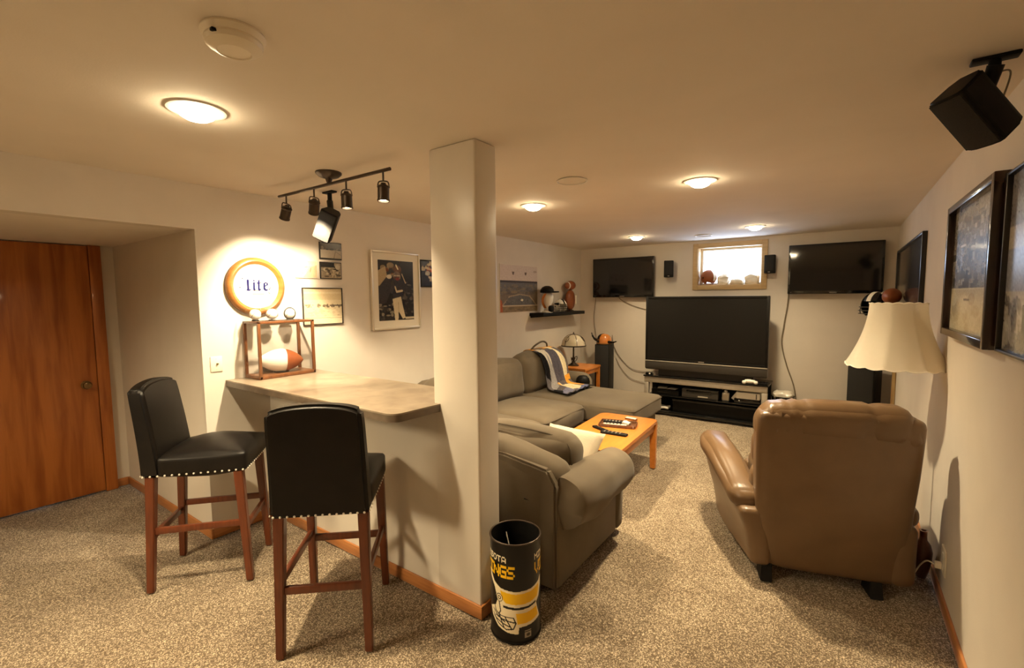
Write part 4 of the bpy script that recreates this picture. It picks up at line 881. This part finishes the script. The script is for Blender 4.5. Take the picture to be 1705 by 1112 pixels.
cv = Canvas(110, 80, (132, 122, 112)); cv.rect(0, 0, 1, .30, (108, 100, 94)); cv.rect(0, .30, 1, .42, (160, 146, 126)); cv.rect(0, .42, .52, .66, (126, 122, 122)); cv.rect(.1, .42, .5, .66, (134, 130, 132)); cv.rect(.52, .40, .62, 1, (20, 16, 14)); cv.rect(0, .66, .5, .74, (160, 146, 126)); cv.rect(0, .74, .24, 1, (128, 116, 102)); cv.rect(.24, .74, .40, 1, (24, 19, 17)); cv.rect(.62, 0, .8, 1, (150, 136, 116)); cv.blobs(20, 0, .72, .24, 1, .03, .08, [(150, 140, 124), (86, 78, 70)], 4, .6); cv.grain(6, 7); cv.a = np.clip(cv.a * np.array([1.3, 1.4, 1.56]), 0, 250)
framed('photo collage frame nearest the camera on the right wall', 'right', 1.42, 2.305, 1.372, 1.985, 0.012, 0.03, 'blackframe', cv, 0.0)
cv = Canvas(110, 70, (44, 38, 34)); cv.rect(0, 0, .40, .42, (52, 46, 42)); cv.poly([(0, .35), (.4, .22), (.4, .55), (0, .55)], (88, 78, 70)); cv.rect(0, .58, .42, .76, (166, 150, 124)); cv.rect(0, .76, .2, 1, (60, 54, 50)); cv.rect(.2, .76, .42, 1, (14, 12, 11)); cv.rect(.42, 0, .46, 1, (70, 60, 52)); cv.rect(.46, 0, .92, 1, (40, 34, 30)); cv.poly([(.6, .8), (.72, .74), (.86, .88), (.7, 1), (.6, 1)], (130, 112, 88)); cv.grain(5, 8)
framed('dark framed picture near the back corner of the right wall', 'right', 4.40, 6.30, 1.40, 2.02, 0.022, 0.03, 'blackframe', cv, 0.0)

# round beer sign with an oak ring
t = thing('round_wall_sign', 'round white bar sign in an oak ring on the left wall', 'sign', (XL, 1.607, 1.666))
RY = Matrix.Rotation(PI / 2, 4, 'Y')
b = BM(); lathe(b, [(0.150, 0.0), (0.196, 0.0), (0.200, 0.012), (0.196, 0.028), (0.184, 0.040), (0.172, 0.043), (0.163, 0.036), (0.158, 0.030), (0.152, 0.026), (0.150, 0.010), (0.150, 0.0)], 72, M=RY); obj('oak_ring', b, M['oakframe'], t)
cv = Canvas(220, 220, (238, 230, 212)); BL, GO = (18, 20, 72), (120, 88, 40)
cv.rect(.0, .0, 1, 1, (240, 233, 216))
def G(pts, dx): cv.poly([(x + dx, y) for x, y in pts], BL)
G([(.0, .36), (.035, .34), (.05, .36), (.05, .57), (.085, .555), (.095, .575), (.05, .605), (.0, .60), (-.02, .58), (.0, .565)], .285)               # L
G([(.0, .42), (.028, .40), (.045, .42), (.045, .555), (.06, .565), (.03, .60), (.0, .58)], .420); cv.poly([(.42, .375), (.445, .35), (.47, .375), (.445, .40)], BL)   # i
G([(.02, .36), (.055, .34), (.055, .41), (.095, .40), (.085, .43), (.055, .435), (.055, .55), (.09, .56), (.05, .605), (.01, .58), (.01, .435), (-.015, .435), (-.01, .41), (.015, .405)], .515)   # t
G([(.0, .43), (.06, .395), (.11, .42), (.11, .47), (.045, .505), (.05, .55), (.085, .565), (.12, .545), (.09, .60), (.03, .60), (-.005, .56)], .645); cv.poly([(.69, .44), (.715, .425), (.72, .46), (.69, .475)], (240, 233, 216))   # e
for x, y in ((.20, .33), (.14, .53), (.80, .53), (.78, .56)): cv.ell(x, y, .02, .013, (60, 50, 46))
cv.poly([(.74, .60), (.80, .66), (.795, .68), (.76, .655)], (50, 46, 50)); cv.rect(.42, .585, .56, .605, (80, 70, 64)); cv.rect(.40, .66, .66, .675, GO, .8); cv.rect(.36, .62, .46, .632, GO, .7)
canvas_obj('sign_face', cv, lambda u, v: (0.024, (u - .5) * 0.306, (.5 - v) * 0.306), M['print'], t, keep=lambda u, v: (u - .5) ** 2 + (v - .5) ** 2 < 0.2485)
b = BM(); lathe(b, [(0.152, 0.004), (0, 0.004)], 48, M=RY); obj('backing', b, M['white'], t)
# cover plate
t = thing('cable_plate', 'ivory cable wall plate left of the display case', 'wall plate', (XL, 1.334, 1.105))
b = BM(); bx(b, 0, 0.006, -0.036, 0.036, 0, 0.102, 0.003); obj('plate', b, M['ivory'], t)
b = BM(); lathe(b, [(0.006, 0), (0.006, 0.008), (0.003, 0.009), (0.003, 0.002), (0, 0.002)], 14, M=Matrix.Translation((0.006, 0.004, 0.052)) @ RY); obj('jack', b, M['brass'], t)
for z in (0.016, 0.086): b = BM(); lathe(b, [(0.003, 0), (0.0025, 0.0015), (0, 0.002)], 10, M=Matrix.Translation((0.006, 0, z)) @ RY); obj('screw', b, M['ivory'], t)

# ------------------------------------------------------------------ display case on the counter
cx0, cx1, cy0, cy1, cz0, cz1 = -3.325, -3.118, 1.505, 1.905, 1.0425, 1.428
t = thing('display_case', 'wood edged glass display case on the bar counter against the wall', 'display case', ((cx0 + cx1) / 2, (cy0 + cy1) / 2, cz0))
def dc(n, b, m): return obj(n, b, M[m], t, 35, world=True)
for x in (cx0, cx1 - 0.018):
    for y in (cy0, cy1 - 0.018): b = BM(); bx(b, x, x + 0.018, y, y + 0.018, cz0, cz1, 0.002); dc('corner_post', b, 'casewood')
b = BM(); bx(b, cx0, cx1, cy0, cy1, cz0, cz0 + 0.022, 0.003); dc('base', b, 'casewood')
b = BM()
for q in ((cx0, cx1, cy0, cy0 + 0.014), (cx0, cx1, cy1 - 0.014, cy1), (cx0, cx0 + 0.014, cy0, cy1), (cx1 - 0.014, cx1, cy0, cy1)): bx(b, *q, cz1 - 0.014, cz1, 0.002)
dc('top_frame', b, 'casewood')
b = BM(); bx(b, cx0 + 0.006, cx0 + 0.009, cy0 + 0.018, cy1 - 0.018, cz0 + 0.022, cz1 - 0.014); obj('back_pane', b, M['glass'], t, None, world=True)
for nm, q in (('front_pane', (cx1 - 0.010, cx1 - 0.007, cy0 + 0.018, cy1 - 0.018, cz0 + 0.022, cz1 - 0.014)), ('side_pane', (cx0 + 0.018, cx1 - 0.018, cy0 + 0.007, cy0 + 0.010, cz0 + 0.022, cz1 - 0.014)), ('side_pane', (cx0 + 0.018, cx1 - 0.018, cy1 - 0.010, cy1 - 0.007, cz0 + 0.022, cz1 - 0.014)), ('top_pane', (cx0 + 0.014, cx1 - 0.014, cy0 + 0.014, cy1 - 0.014, cz1 - 0.006, cz1 - 0.003))):
    b = BM(); bx(b, *q); obj(nm, b, M['glass'], t, None, world=True)
def football(name, label, cat, cen, axis, L=0.28, D=0.17, mat='ball', group=None, roll=0.0, stripes='white', half=None):
    """long axis along axis; laces on top"""
    t = thing(name, label, cat, cen, 0, group); a = Vector(axis).normalized(); Rm = a.to_track_quat('Z', 'Y').to_matrix().to_4x4() @ Matrix.Rotation(roll, 4, 'Z')
    rad = lambda s: D / 2 * max(0.0, 1 - abs(2 * s / L) ** 1.75) ** 0.72
    prof = [(rad(-L / 2 + L * k / 28), -L / 2 + L * k / 28) for k in range(29)]
    b = BM(); lathe(b, prof, 32, M=Rm)
    ms = [M[mat]]
    o = obj('skin', b, ms, t, 60)
    if half:
        b = BM(); lathe(b, [(rad(s) + 0.0012, s) for s in [L * (0.08 + 0.42 * k / 12) for k in range(13)]], 32, M=Rm); obj('brown_panel', b, M[half], t, 60)
    if stripes:
        for s in (-0.27, 0.27):
            b = BM(); lathe(b, [(rad(L * (s - .03)) + 0.0006, L * (s - .03)), (rad(L * s) + 0.0016, L * s), (rad(L * (s + .03)) + 0.0006, L * (s + .03))], 32, M=Rm); obj('stripe', b, M[stripes], t, 60)
    b = BM(); bx(b, D / 2 - 0.002, D / 2 + 0.003, -0.003, 0.003, -L * .16, L * .16, 0.001, 2, Rm)
    for k in range(8): z = -L * .15 + L * .3 * k / 7; bx(b, D / 2 - 0.003, D / 2 + 0.004, -0.012, 0.012, z - 0.002, z + 0.002, 0.001, 2, Rm)
    obj('laces', b, M['white'], t)
    return t
football('signed_football', 'white panelled football with a brown end inside the glass case', 'football', (-3.215, 1.70, 1.0655 + 0.082), (0.25, 1, -0.06), 0.30, 0.162, 'whiteball', None, 0.9, None, 'ball')
b = BM(); lathe(b, [(0.05, 0.0), (0.052, 0.004), (0.035, 0.010), (0.030, 0.008), (0.045, 0.0)], 24, (-3.215, 1.70, 1.0647)); tag(obj('ring_stand', b, M['gloss']), 'low black ring stand under the white football in the case', 'stand')
for i, (y, kind, lb) in enumerate(((1.54, 'cube', 'baseball in a clear cube, left one on top of the display case'), (1.653, 'dome', 'baseball in a clear round holder, middle one on the display case'), (1.778, 'ring', 'baseball on a dark ring stand, right one on the display case'))):
    t = thing('baseball', lb, 'baseball', (-3.215, y, cz1 + 0.0005), 0, 'baseballs on the display case')
    zc = 0.046
    b = BM(); lathe(b, [(0.0365 * math.sin(PI * k / 16), zc - 0.0365 * math.cos(PI * k / 16)) for k in range(17)], 28); obj('ball_skin', b, M['whiteball'], t, 60)
    for s in (-1, 1):
        P = [(0.0367 * math.cos(a) * 0.82, 0.0367 * math.sin(a) * 0.82 * 1.0 * s * (1 if False else 1), zc + 0.021 * math.cos(2 * a)) for a in [2 * PI * k / 40 for k in range(41)]]
        if s > 0: b = BM(); tube(b, [(Vector((x, y_, z - zc)).normalized() * 0.0370 + Vector((0, 0, zc))) for x, y_, z in P], 0.0011, 5, False); obj('stitching', b, M['redframe'], t)
    if kind == 'cube':
        b = BM(); bx(b, -0.046, 0.046, -0.046, 0.046, 0.0, 0.092, 0.003); obj('clear_cube', b, M['glass'], t)
        b = BM(); lathe(b, [(0.02, 0.001), (0.024, 0.006), (0.018, 0.012), (0.014, 0.012)], 20); obj('ball_rest', b, M['bezel'], t)
    elif kind == 'dome':
        b = BM(); lathe(b, [(0.044 * math.sin(PI * k / 16), zc - 0.0455 * math.cos(PI * k / 16)) for k in range(17)], 28); obj('clear_shell', b, M['glass'], t, 60)
        b = BM(); lathe(b, [(0.024, 0.0), (0.026, 0.004), (0.018, 0.008), (0.010, 0.008)], 20); obj('ball_rest', b, M['bezel'], t)
    else:
        b = BM(); R0 = [(0.040 + 0.005 * math.cos(a), 0.005 * math.sin(a)) for a in [2 * PI * k / 8 for k in range(9)]]; lathe(b, R0, 32, M=Matrix.Translation((0.004, 0, zc)) @ RY); obj('dark_ring', b, M['bezel'], t, 60)
        b = BM(); lathe(b, [(0.03, 0.0), (0.03, 0.004), (0.012, 0.010), (0, 0.010)], 20); obj('ring_base', b, M['bezel'], t)

# ------------------------------------------------------------------ helmets
def helmet(name, label, loc, rz, r, shell, stripe=None, mask='white', side=None, tilt=0.0, group=None):
    t = thing(name, label, 'helmet', loc, rz, group)
    def sh(az, po, k=1.0):
        x = r * 0.90 * math.sin(po) * math.sin(az); y = r * 1.08 * math.sin(po) * math.cos(az); z = r * math.cos(po)
        return Vector((x * k, y * k, z * k + r * 0.80))
    T_ = Matrix.Translation((0, 0, r * .8)) @ Matrix.Rotation(tilt, 4, 'X') @ Matrix.Translation((0, 0, -r * .8))
    b = BM(); nu, nv = 48, 26; V = {}
    for i in range(nu):
        for j in range(nv + 1): V[i, j] = b.verts.new(T_ @ sh(2 * PI * i / nu, 0.001 + 2.45 * j / nv))
    for i in range(nu):
        for j in range(nv):
            az = (2 * PI * (i + .5) / nu + PI) % (2 * PI) - PI; po = 2.45 * (j + .5) / nv; z = math.cos(po)
            if abs(az) < 0.95 and z < 0.30 and not (abs(az) > 0.72 and z < -0.1): continue
            if z < -0.45 and abs(az) > 2.2: continue
            b.faces.new((V[i, j], V[(i + 1) % nu, j], V[(i + 1) % nu, j + 1], V[i, j + 1]))
    bmesh.ops.delete(b, geom=[v for v in b.verts if not v.link_faces], context='VERTS')
    bmesh.ops.recalc_face_normals(b, faces=b.faces[:]); bmesh.ops.solidify(b, geom=b.faces[:], thickness=r * .06); obj('shell', b, M[shell], t, 40)
    if stripe:
        b = BM(); w_ = 0.16
        surf(b, 3, 24, lambda u, v: T_ @ (lambda a: Vector((r * w_ * (u - .5) * 2 * .9, r * 1.095 * math.cos(a), r * 1.015 * math.sin(a) + r * .8)))(0.33 + (PI - 0.33 + 0.2) * v)); obj('centre_stripe', b, M[stripe], t, 60)
    if side:
        for s in (-1, 1):
            b = BM(); surf(b, 12, 6, lambda u, v: T_ @ sh(s * (0.95 + 1.25 * u), 1.05 + 0.42 * v * (1 - 0.75 * u) + 0.1 * u, 1.012)); obj('side_emblem', b, M[side], t, 60)
    b = BM(); R_ = lambda az, z, k: T_ @ Vector((r * .95 * k * math.sin(az), r * 1.08 * k * math.cos(az), r * .8 + z * r))
    for z, k, a in ((-0.10, 1.18, 1.0), (-0.36, 1.26, 1.05), (-0.58, 1.20, 1.1)): tube(b, [R_(-a + 2 * a * q / 12, z, 1.0 + (k - 1.0) * math.cos(PI / 2 * (-1 + 2 * q / 12))) for q in range(13)], r * .035, 6)
    for a in (-0.35, 0.35): tube(b, [R_(a, z, k) for z, k in ((0.06 if False else -0.10, 1.16), (-0.36, 1.24), (-0.58, 1.17))], r * .035, 6)
    obj('face_mask', b, M[mask], t)
    for s in (-1, 1): b = BM(); lathe(b, [(r * .10, 0), (r * .10, r * .03), (0, r * .03)], 14, M=T_ @ Matrix.Translation(sh(s * 1.62, 1.62, 0.99)) @ Matrix.Rotation(s * PI / 2, 4, 'Y')); obj('ear_hole', b, M['black'], t)
    return t
# left floating shelf and what stands on it
t = thing('floating_shelf', 'black floating shelf on the left wall near the back corner', 'shelf', (XL, 5.68, 1.355))
b = BM(); bx(b, 0.0, 0.22, -0.60, 0.56, -0.030, 0.014, 0.003); obj('board', b, M['black'], t)
b = BM(); bx(b, 0.0, 0.012, -0.58, 0.54, -0.05, -0.030, 0.002); obj('wall_cleat', b, M['black'], t)
SZ = 1.3695
t = thing('figurine', 'white and orange mascot figurine in a black cap, left end of the floating shelf', 'figurine', (-3.21, 5.32, SZ), 1.0)
b = BM(); lathe(b, [(0, 0), (0.075, 0), (0.075, 0.012), (0.05, 0.02), (0.035, 0.05), (0.05, 0.09), (0.078, 0.15), (0.085, 0.20), (0.075, 0.245), (0.05, 0.265), (0, 0.27)], 28); obj('body', b, M['white'], t, 50)
b = BM(); surf(b, 10, 10, lambda u, v: Vector((-0.045 + 0.03 * math.sin(PI * v) * 0 - 0.045 * math.sin(PI * v) - 0.028 * u, -0.075 - 0.012 * math.sin(PI * v) + 0.02 * u, 0.06 + 0.19 * v))); obj('orange_sash', b, M['orange'], t, 50)
b = BM(); cush(b, (0.03, -0.055, 0.05), (0.07, 0.06, 0.09), 0.025, (0, 0, 0), 8); obj('glove', b, M['black'], t, 50)
b = BM(); lathe(b, [(0.088, 0.262), (0.094, 0.275), (0.088, 0.305), (0.066, 0.335), (0.03, 0.352), (0, 0.355)], 28); obj('cap', b, M['black'], t, 50)
b = BM(); cush(b, (0.02, -0.115, 0.272), (0.14, 0.13, 0.016), 0.008, (0, 0, 0.004), 8); obj('cap_brim', b, M['black'], t, 50)
helmet('mini_helmet', 'small white helmet with black mask in the middle of the floating shelf', (-3.20, 5.66, SZ + 0.004), -2.0, 0.095, 'white', 'black', 'black', 'black')
t = thing('football_plaque', 'oval brown football plaque at the right end of the floating shelf', 'plaque', (-3.24, 6.02, SZ), 0.0)
b = BM(); lathe(b, [(0, 0), (0.05, 0), (0.05, 0.014), (0.015, 0.022), (0, 0.022)], 24); obj('base', b, M['gloss'], t)
b = BM(); lathe(b, [(0.115 * math.sin(PI * k / 18) ** 0.9, -0.145 * math.cos(PI * k / 18)) for k in range(19)], 32, M=Matrix.Translation((0, 0, 0.16)) @ Matrix.Scale(0.5, 4, (1, 0, 0))); obj('oval_body', b, M['ball'], t, 60)
b = BM(); tube(b, [(0.058, 0.0, 0.06), (0.066, 0.0, 0.16), (0.058, 0.0, 0.26)], 0.004, 6); obj('seam', b, M['redframe'], t)
b = BM(); bx(b, 0.03, 0.062, 0.06, 0.085, 0.10, 0.23, 0.006); obj('pale_panel', b, M['shade'], t)
football('football', 'brown football with white stripes lying atop the oval plaque', 'football', (-3.24, 6.02, SZ + 0.305 + 0.066), (0.15, 1, 0.05), 0.25, 0.135, 'ball', None, 1.2, 'white')

# ------------------------------------------------------------------ end table and art-glass lamp
ET = (-2.985, 5.865, 0)
t = thing('end_table', 'honey oak end table between sofa arm and corner speaker', 'end table', ET, 0.02)
b = BM(); prism(b, rr(0.38, 0.52, 0.012), 0.575, 0.60, 0.003); obj('tabletop', b, M['table'], t)
for s in (-1, 1):
    b = BM(); bx(b, -0.16, 0.16, s * 0.235 - 0.009, s * 0.235 + 0.009, 0.51, 0.575, 0.002); obj('apron', b, M['table'], t)
    b = BM(); bx(b, s * 0.165 - 0.009, s * 0.165 + 0.009, -0.22, 0.22, 0.51, 0.575, 0.002); obj('apron', b, M['table'], t)
    for sy in (-1, 1): b = BM(); taper(b, (s * 0.16, sy * 0.23, 0.575), (s * 0.16, sy * 0.23, 0), 0.045, 0.038); obj('leg', b, M['table'], t)
t = thing('table_lamp', 'art glass table lamp with cream dome shade on the end table', 'lamp', (-3.09, 5.84, 0.6005))
b = BM(); lathe(b, [(0, 0), (0.075, 0), (0.078, 0.008), (0.055, 0.02), (0.03, 0.04), (0.018, 0.07), (0.02, 0.10), (0.012, 0.13), (0.011, 0.29), (0, 0.29)], 28); obj('base', b, M['bronze'], t)
b = BM()
for s in (-1, 1): tube(b, spline([(0, s * 0.02, 0.05), (0.01, s * 0.075, 0.075), (0.01, s * 0.085, 0.12), (0, s * 0.05, 0.115), (0, s * 0.045, 0.085)], 6), 0.005, 6)
obj('scroll', b, M['bronze'], t)
dome = [(0.172, 0.285), (0.170, 0.302), (0.158, 0.345), (0.130, 0.390), (0.088, 0.424), (0.045, 0.441), (0.012, 0.446)]
b = BM(); lathe(b, dome, 40); bmesh.ops.solidify(b, geom=b.faces[:], thickness=0.003); obj('glass_shade', b, M['artglass'], t, 40)
b = BM(); lathe(b, [(0.170, 0.276), (0.177, 0.278), (0.177, 0.292), (0.170, 0.294), (0.168, 0.285), (0.170, 0.276)], 40); obj('shade_rim', b, M['bronze'], t)
b = BM()
for k in range(6):
    a = 2 * PI * k / 6 + 0.25; tube(b, [((r_ + .002) * math.cos(a), (r_ + .002) * math.sin(a), z + .002) for r_, z in dome], 0.0032, 5)
    if k % 2 == 0: tube(b, [((r_ + .003) * math.cos(a + s_), (r_ + .003) * math.sin(a + s_), z + .002) for r_, z, s_ in [(0.160, .342, 0), (.146, .365, .22), (.128, .393, .25), (.108, .41, .12), (.088, .425, 0), (.108, .41, -.12), (.128, .393, -.25), (.146, .365, -.22), (.160, .342, 0)]], 0.003, 5)
obj('leading', b, M['bronze'], t)
b = BM(); lathe(b, [(0.02, 0.444), (0.016, 0.455), (0.006, 0.460), (0.009, 0.470), (0, 0.482)], 16); obj('finial', b, M['bronze'], t)
# horned hat on the left tower speaker
t = thing('horned_hat', 'orange and black horned hat on the left corner tower speaker', 'hat', (-2.84, 6.325, 0.8855), -0.3)
b = BM(); lathe(b, [(0.112, 0.004), (0.116, 0.0), (0.118, 0.014), (0.110, 0.018)], 32); obj('brim', b, M['oakframe'], t)
b = BM(); lathe(b, [(0.108, 0.012), (0.106, 0.06), (0.092, 0.105), (0.06, 0.135), (0.025, 0.146), (0, 0.147)], 32); obj('crown', b, M['orange'], t)
b = BM(); surf(b, 14, 10, lambda u, v: (lambda a, q: Vector((1.015 * q[0] * math.cos(a), 1.015 * q[0] * math.sin(a), q[1] * 1.01)))(PI * (0.75 + 0.75 * u), [(0.108, 0.016), (0.107, 0.03), (0.106, 0.045), (0.104, 0.06), (0.099, 0.08), (0.092, 0.105), (0.078, 0.12), (0.06, 0.135), (0.04, 0.142), (0.025, 0.146)][round(v * 9)])); obj('black_panel', b, M['black'], t, 60)
b = BM(); tube(b, spline([(-0.10, -0.02, 0.04), (-0.15, -0.03, 0.055), (-0.20, -0.03, 0.10), (-0.235, -0.02, 0.155)], 6), [0.022] * 4 + [0.018] * 5 + [0.013] * 5 + [0.007] * 4 + [0.002], 10); obj('horn', b, M['black'], t)
b = BM(); tube(b, spline([(0.10, -0.02, 0.03), (0.15, -0.03, 0.03), (0.20, -0.03, 0.035), (0.245, -0.02, 0.05)], 6), [0.022] * 4 + [0.018] * 5 + [0.013] * 5 + [0.009] * 4 + [0.006], 10); obj('horn', b, M['black'], t)

# ------------------------------------------------------------------ fleece throw over the sofa corner
cv = Canvas(120, 150, (96, 90, 92)); GD, PU, WH2, BK = (226, 158, 60), (84, 80, 90), (222, 208, 172), (22, 20, 22)
cv.rect(0, 0, 1, .10, (150, 138, 118)); cv.rect(0, .10, 1, .24, GD); cv.poly([(.10, .24), (.36, .22), (.55, .34), (.42, .36), (.30, .52), (.20, .5)], (196, 186, 170)); cv.poly([(.0, .26), (.14, .30), (.26, .48), (.22, .58), (.0, .5)], BK); cv.poly([(.32, .30), (.40, .60), (.30, .72), (.10, .74), (.24, .56)], (150, 146, 146))
cv.poly([(.55, .10), (.75, .10), (.95, .40), (.90, .62), (.78, .60), (.76, .34)], WH2); cv.poly([(.42, .28), (.76, .28), (.76, .60), (.40, .62)], PU); cv.poly([(.36, .66), (.48, .62), (.74, .78), (.66, .90), (.46, .84), (.34, .74)], WH2); cv.poly([(.36, .66), (.48, .62), (.52, .68), (.38, .74)], GD)
cv.poly([(.78, .56), (1, .54), (1, .62), (.9, .62), (1, .84), (.88, .84), (.80, .70)], GD); cv.rect(0, .80, .42, .90, (120, 120, 142)); cv.poly([(.42, .90), (.7, .86), (1, .82), (1, .92), (.5, .98)], (104, 108, 140)); cv.rect(0, .93, 1, 1, BK); cv.poly([(0, .74), (.14, .72), (.2, .8), (0, .86)], BK); cv.grain(8, 9)
path = [(-3.17, 0.74), (-3.12, 0.915), (-3.00, 0.935), (-2.885, 0.88), (-2.815, 0.74), (-2.775, 0.60), (-2.72, 0.515), (-2.60, 0.500), (-2.46, 0.498), (-2.40, 0.496)]
pp = [Vector((x, 0, z)) for x, z in path]; PS = spline(pp, 8)
def throw(u, v):
    q = v * (len(PS) - 1); i = min(int(q), len(PS) - 2); p_ = PS[i].lerp(PS[i + 1], q - i)
    ya, yb = 4.60 - 0.14 * v, 5.04 + 0.06 * v
    y = ya + (yb - ya) * u + 0.05 * v * math.sin(5 * v)
    n = noise.noise(Vector((u * 5.5, v * 2.2, 1))) * 0.035 * (0.35 + v) + 0.018 * math.sin(u * 17 + 3 * v) * ss(0.1, 0.6, v)
    nx_, nz_ = (1, 0.25) if v < .62 else (0.35, 1)
    return Vector((p_.x + abs(n) * nx_ + 0.012, y, p_.z + abs(n) * nz_ + 0.012))
t = thing('throw_blanket', 'gold, grey and white fleece throw over the sectional back corner', 'blanket', (-2.7, 4.8, 0.5))
canvas_obj('fleece', cv, lambda u, v: tuple(throw(u, v) - Vector((-2.7, 4.8, 0.5))), M['fabricprint'], t)
b = BM(); tube(b, spline([(-3.02, 4.60, 0.93), (-2.98, 4.66, 1.0), (-2.97, 4.80, 1.035), (-3.0, 4.95, 1.0), (-3.04, 5.03, 0.93)], 8), 0.011, 8); obj('folded_hem', b, M['piping'], t, world=True)
t = thing('cap', 'black cap lying on the chaise beside the fleece throw', 'cap', (-2.60, 5.16, 0.495), 0.6)
b = BM(); lathe(b, [(0.085, 0.0), (0.088, 0.03), (0.078, 0.07), (0.05, 0.10), (0.0, 0.108)], 24); obj('crown', b, M['black'], t, 60)
b = BM(); cush(b, (0.0, -0.12, 0.008), (0.14, 0.11, 0.014), 0.006, (0, 0, 0.006), 8); obj('brim', b, M['black'], t, 60)

# ------------------------------------------------------------------ window sill, right shelf, outlet, cables
helmet('mini_helmet', 'orange brown helmet with a pale stripe on the window sill', (-1.475, YB + 0.085, WZ0 + 0.035), 0.9, 0.104, 'ball', 'shade', 'white', None, 0.25)
R = random.Random(3)
for i, (x, s_, h_, lb) in enumerate(((-1.29, .09, .10, 'crumpled cream cloth on the window sill right beside the helmet'), (-1.13, .10, .055, 'flat crumpled cloth in the middle of the window sill'), (-0.955, .11, .095, 'crumpled cloth at the right end of the window sill'))):
    b = BM(); cush(b, (0, 0, h_ / 2), (s_ * 1.5, .11, h_), 0.02, (0, 0, h_ * .3), 12, None, 0.022, 22, i * 7)
    o = obj('crumpled_cloth', b, M['shade'], None, 40); o.location = (x, YB + 0.075, WZ0 + 0.022); tag(o, lb, 'cloth', 'cloths on the window sill')
t = thing('wall_shelf', 'black wall shelf under the helmets on the right wall behind the lamp', 'shelf', (XR, 5.85, 1.355))
b = BM(); bx(b, -0.17, 0.0, -0.35, 0.40, -0.03, 0.0, 0.003); obj('board', b, M['black'], t)
for y in (-0.25, 0.30): b = BM(); bx(b, -0.12, 0.0, y - 0.01, y + 0.01, -0.06, -0.03, 0.003); obj('bracket', b, M['black'], t)
helmet('helmet', 'black helmet with cream top and a face mask, left one behind the lamp shade', (0.275, 5.90, 1.3555), 2.6, 0.135, 'gloss', 'shade', 'bezel')
football('orange_football', 'orange brown football behind the top of the lamp shade', 'football', (0.375, 5.66, 1.3555 + 0.20), (0.25, 1, 0.1), 0.27, 0.15, 'ball', None, 0.5, None)
b = BM(); lathe(b, [(0, 0), (0.05, 0), (0.045, 0.01), (0.02, 0.03), (0.02, 0.09), (0.05, 0.127), (0.045, 0.127), (0.012, 0.10), (0, 0.10)], 24, (0.375, 5.66, 1.3553)); tag(obj('ball_stand', b, M['black']), 'black stand holding up the orange brown football behind the lamp', 'stand')
t = thing('wall_outlet', 'cream wall outlet low on the right wall beside the recliner', 'outlet', (XR, 3.09, 0.165))
b = BM(); bx(b, -0.007, 0.0, -0.055, 0.055, 0, 0.13, 0.003); obj('plate', b, M['ivory'], t)
for z in (0.022, 0.078): b = BM(); bx(b, -0.010, -0.006, -0.018, 0.018, z, z + 0.032, 0.003); obj('socket', b, M['white'], t)
t = thing('plug_cord', 'pale power cord plugged into the right wall outlet', 'cord', (0.44, 3.09, 0.2))
b = BM(); bx(b, 0.432, 0.459, 3.075, 3.105, 0.187, 0.217, 0.004); obj('plug', b, M['ivory'], t, world=True)
b = BM(); tube(b, spline([(0.434, 3.09, 0.20), (0.405, 3.10, 0.205), (0.385, 3.15, 0.15), (0.365, 3.20, 0.06), (0.345, 3.22, 0.006), (0.33, 3.32, 0.005)], 8), 0.0035, 6); obj('cable', b, M['ivory'], t, world=True)
t = thing('jug', 'round dark brown jug on the carpet by the right wall', 'jug', (0.415, 3.34, 0.0))
b = BM(); lathe(b, [(0, 0), (0.022, 0.0), (0.030, 0.03), (0.042, 0.10), (0.044, 0.15), (0.034, 0.19), (0.018, 0.215), (0.016, 0.24), (0, 0.24)], 28); obj('body', b, M['jug'], t, 60)
b = BM(); lathe(b, [(0.0165, 0.225), (0.017, 0.262), (0.021, 0.268), (0.012, 0.268), (0.012, 0.23)], 20); obj('neck', b, M['redframe'], t, 60)
def cable(label, pts, r=0.005, mat='cable'):
    tag(obj('cable', tube(BM(), spline(pts, 8), r, 6), M[mat]), label, 'cable', 'loose cables on the back wall')
yb = YB - 0.012
cable('thin cable hanging straight down from the left wall television', [(-3.06, yb - .02, 1.57), (-3.085, yb, 1.42), (-3.10, yb, 1.24), (-3.07, yb, 1.0), (-3.03, yb, 0.84)], 0.0045)
cable('thin cable running from the left wall television behind the big television', [(-2.70, yb - .02, 1.57), (-2.65, yb, 1.515), (-2.45, yb, 1.43), (-2.27, yb, 1.385), (-2.1, yb, 1.38)], 0.0045)
cable('upper of two thin cables sagging from the left tower speaker to the stand', [(-2.80, yb, 1.0), (-2.78, yb, 0.86), (-2.68, yb, 0.68), (-2.50, yb, 0.52), (-2.32, yb, 0.49), (-2.1, yb, 0.50)], 0.004)
cable('lower of two thin cables sagging from the left tower speaker to the stand', [(-2.74, yb, 0.66), (-2.66, yb, 0.52), (-2.52, yb, 0.38), (-2.34, yb, 0.335), (-2.1, yb, 0.335)], 0.0035)
cable('thick tan cable hanging from the right wall television to the floor', [(-0.535, yb - .02, 1.60), (-0.545, yb, 1.45), (-0.575, yb, 1.2), (-0.59, yb, 0.98), (-0.53, yb, 0.72), (-0.455, yb, 0.5), (-0.42, yb, 0.3), (-0.40, yb, 0.02)], 0.0075)
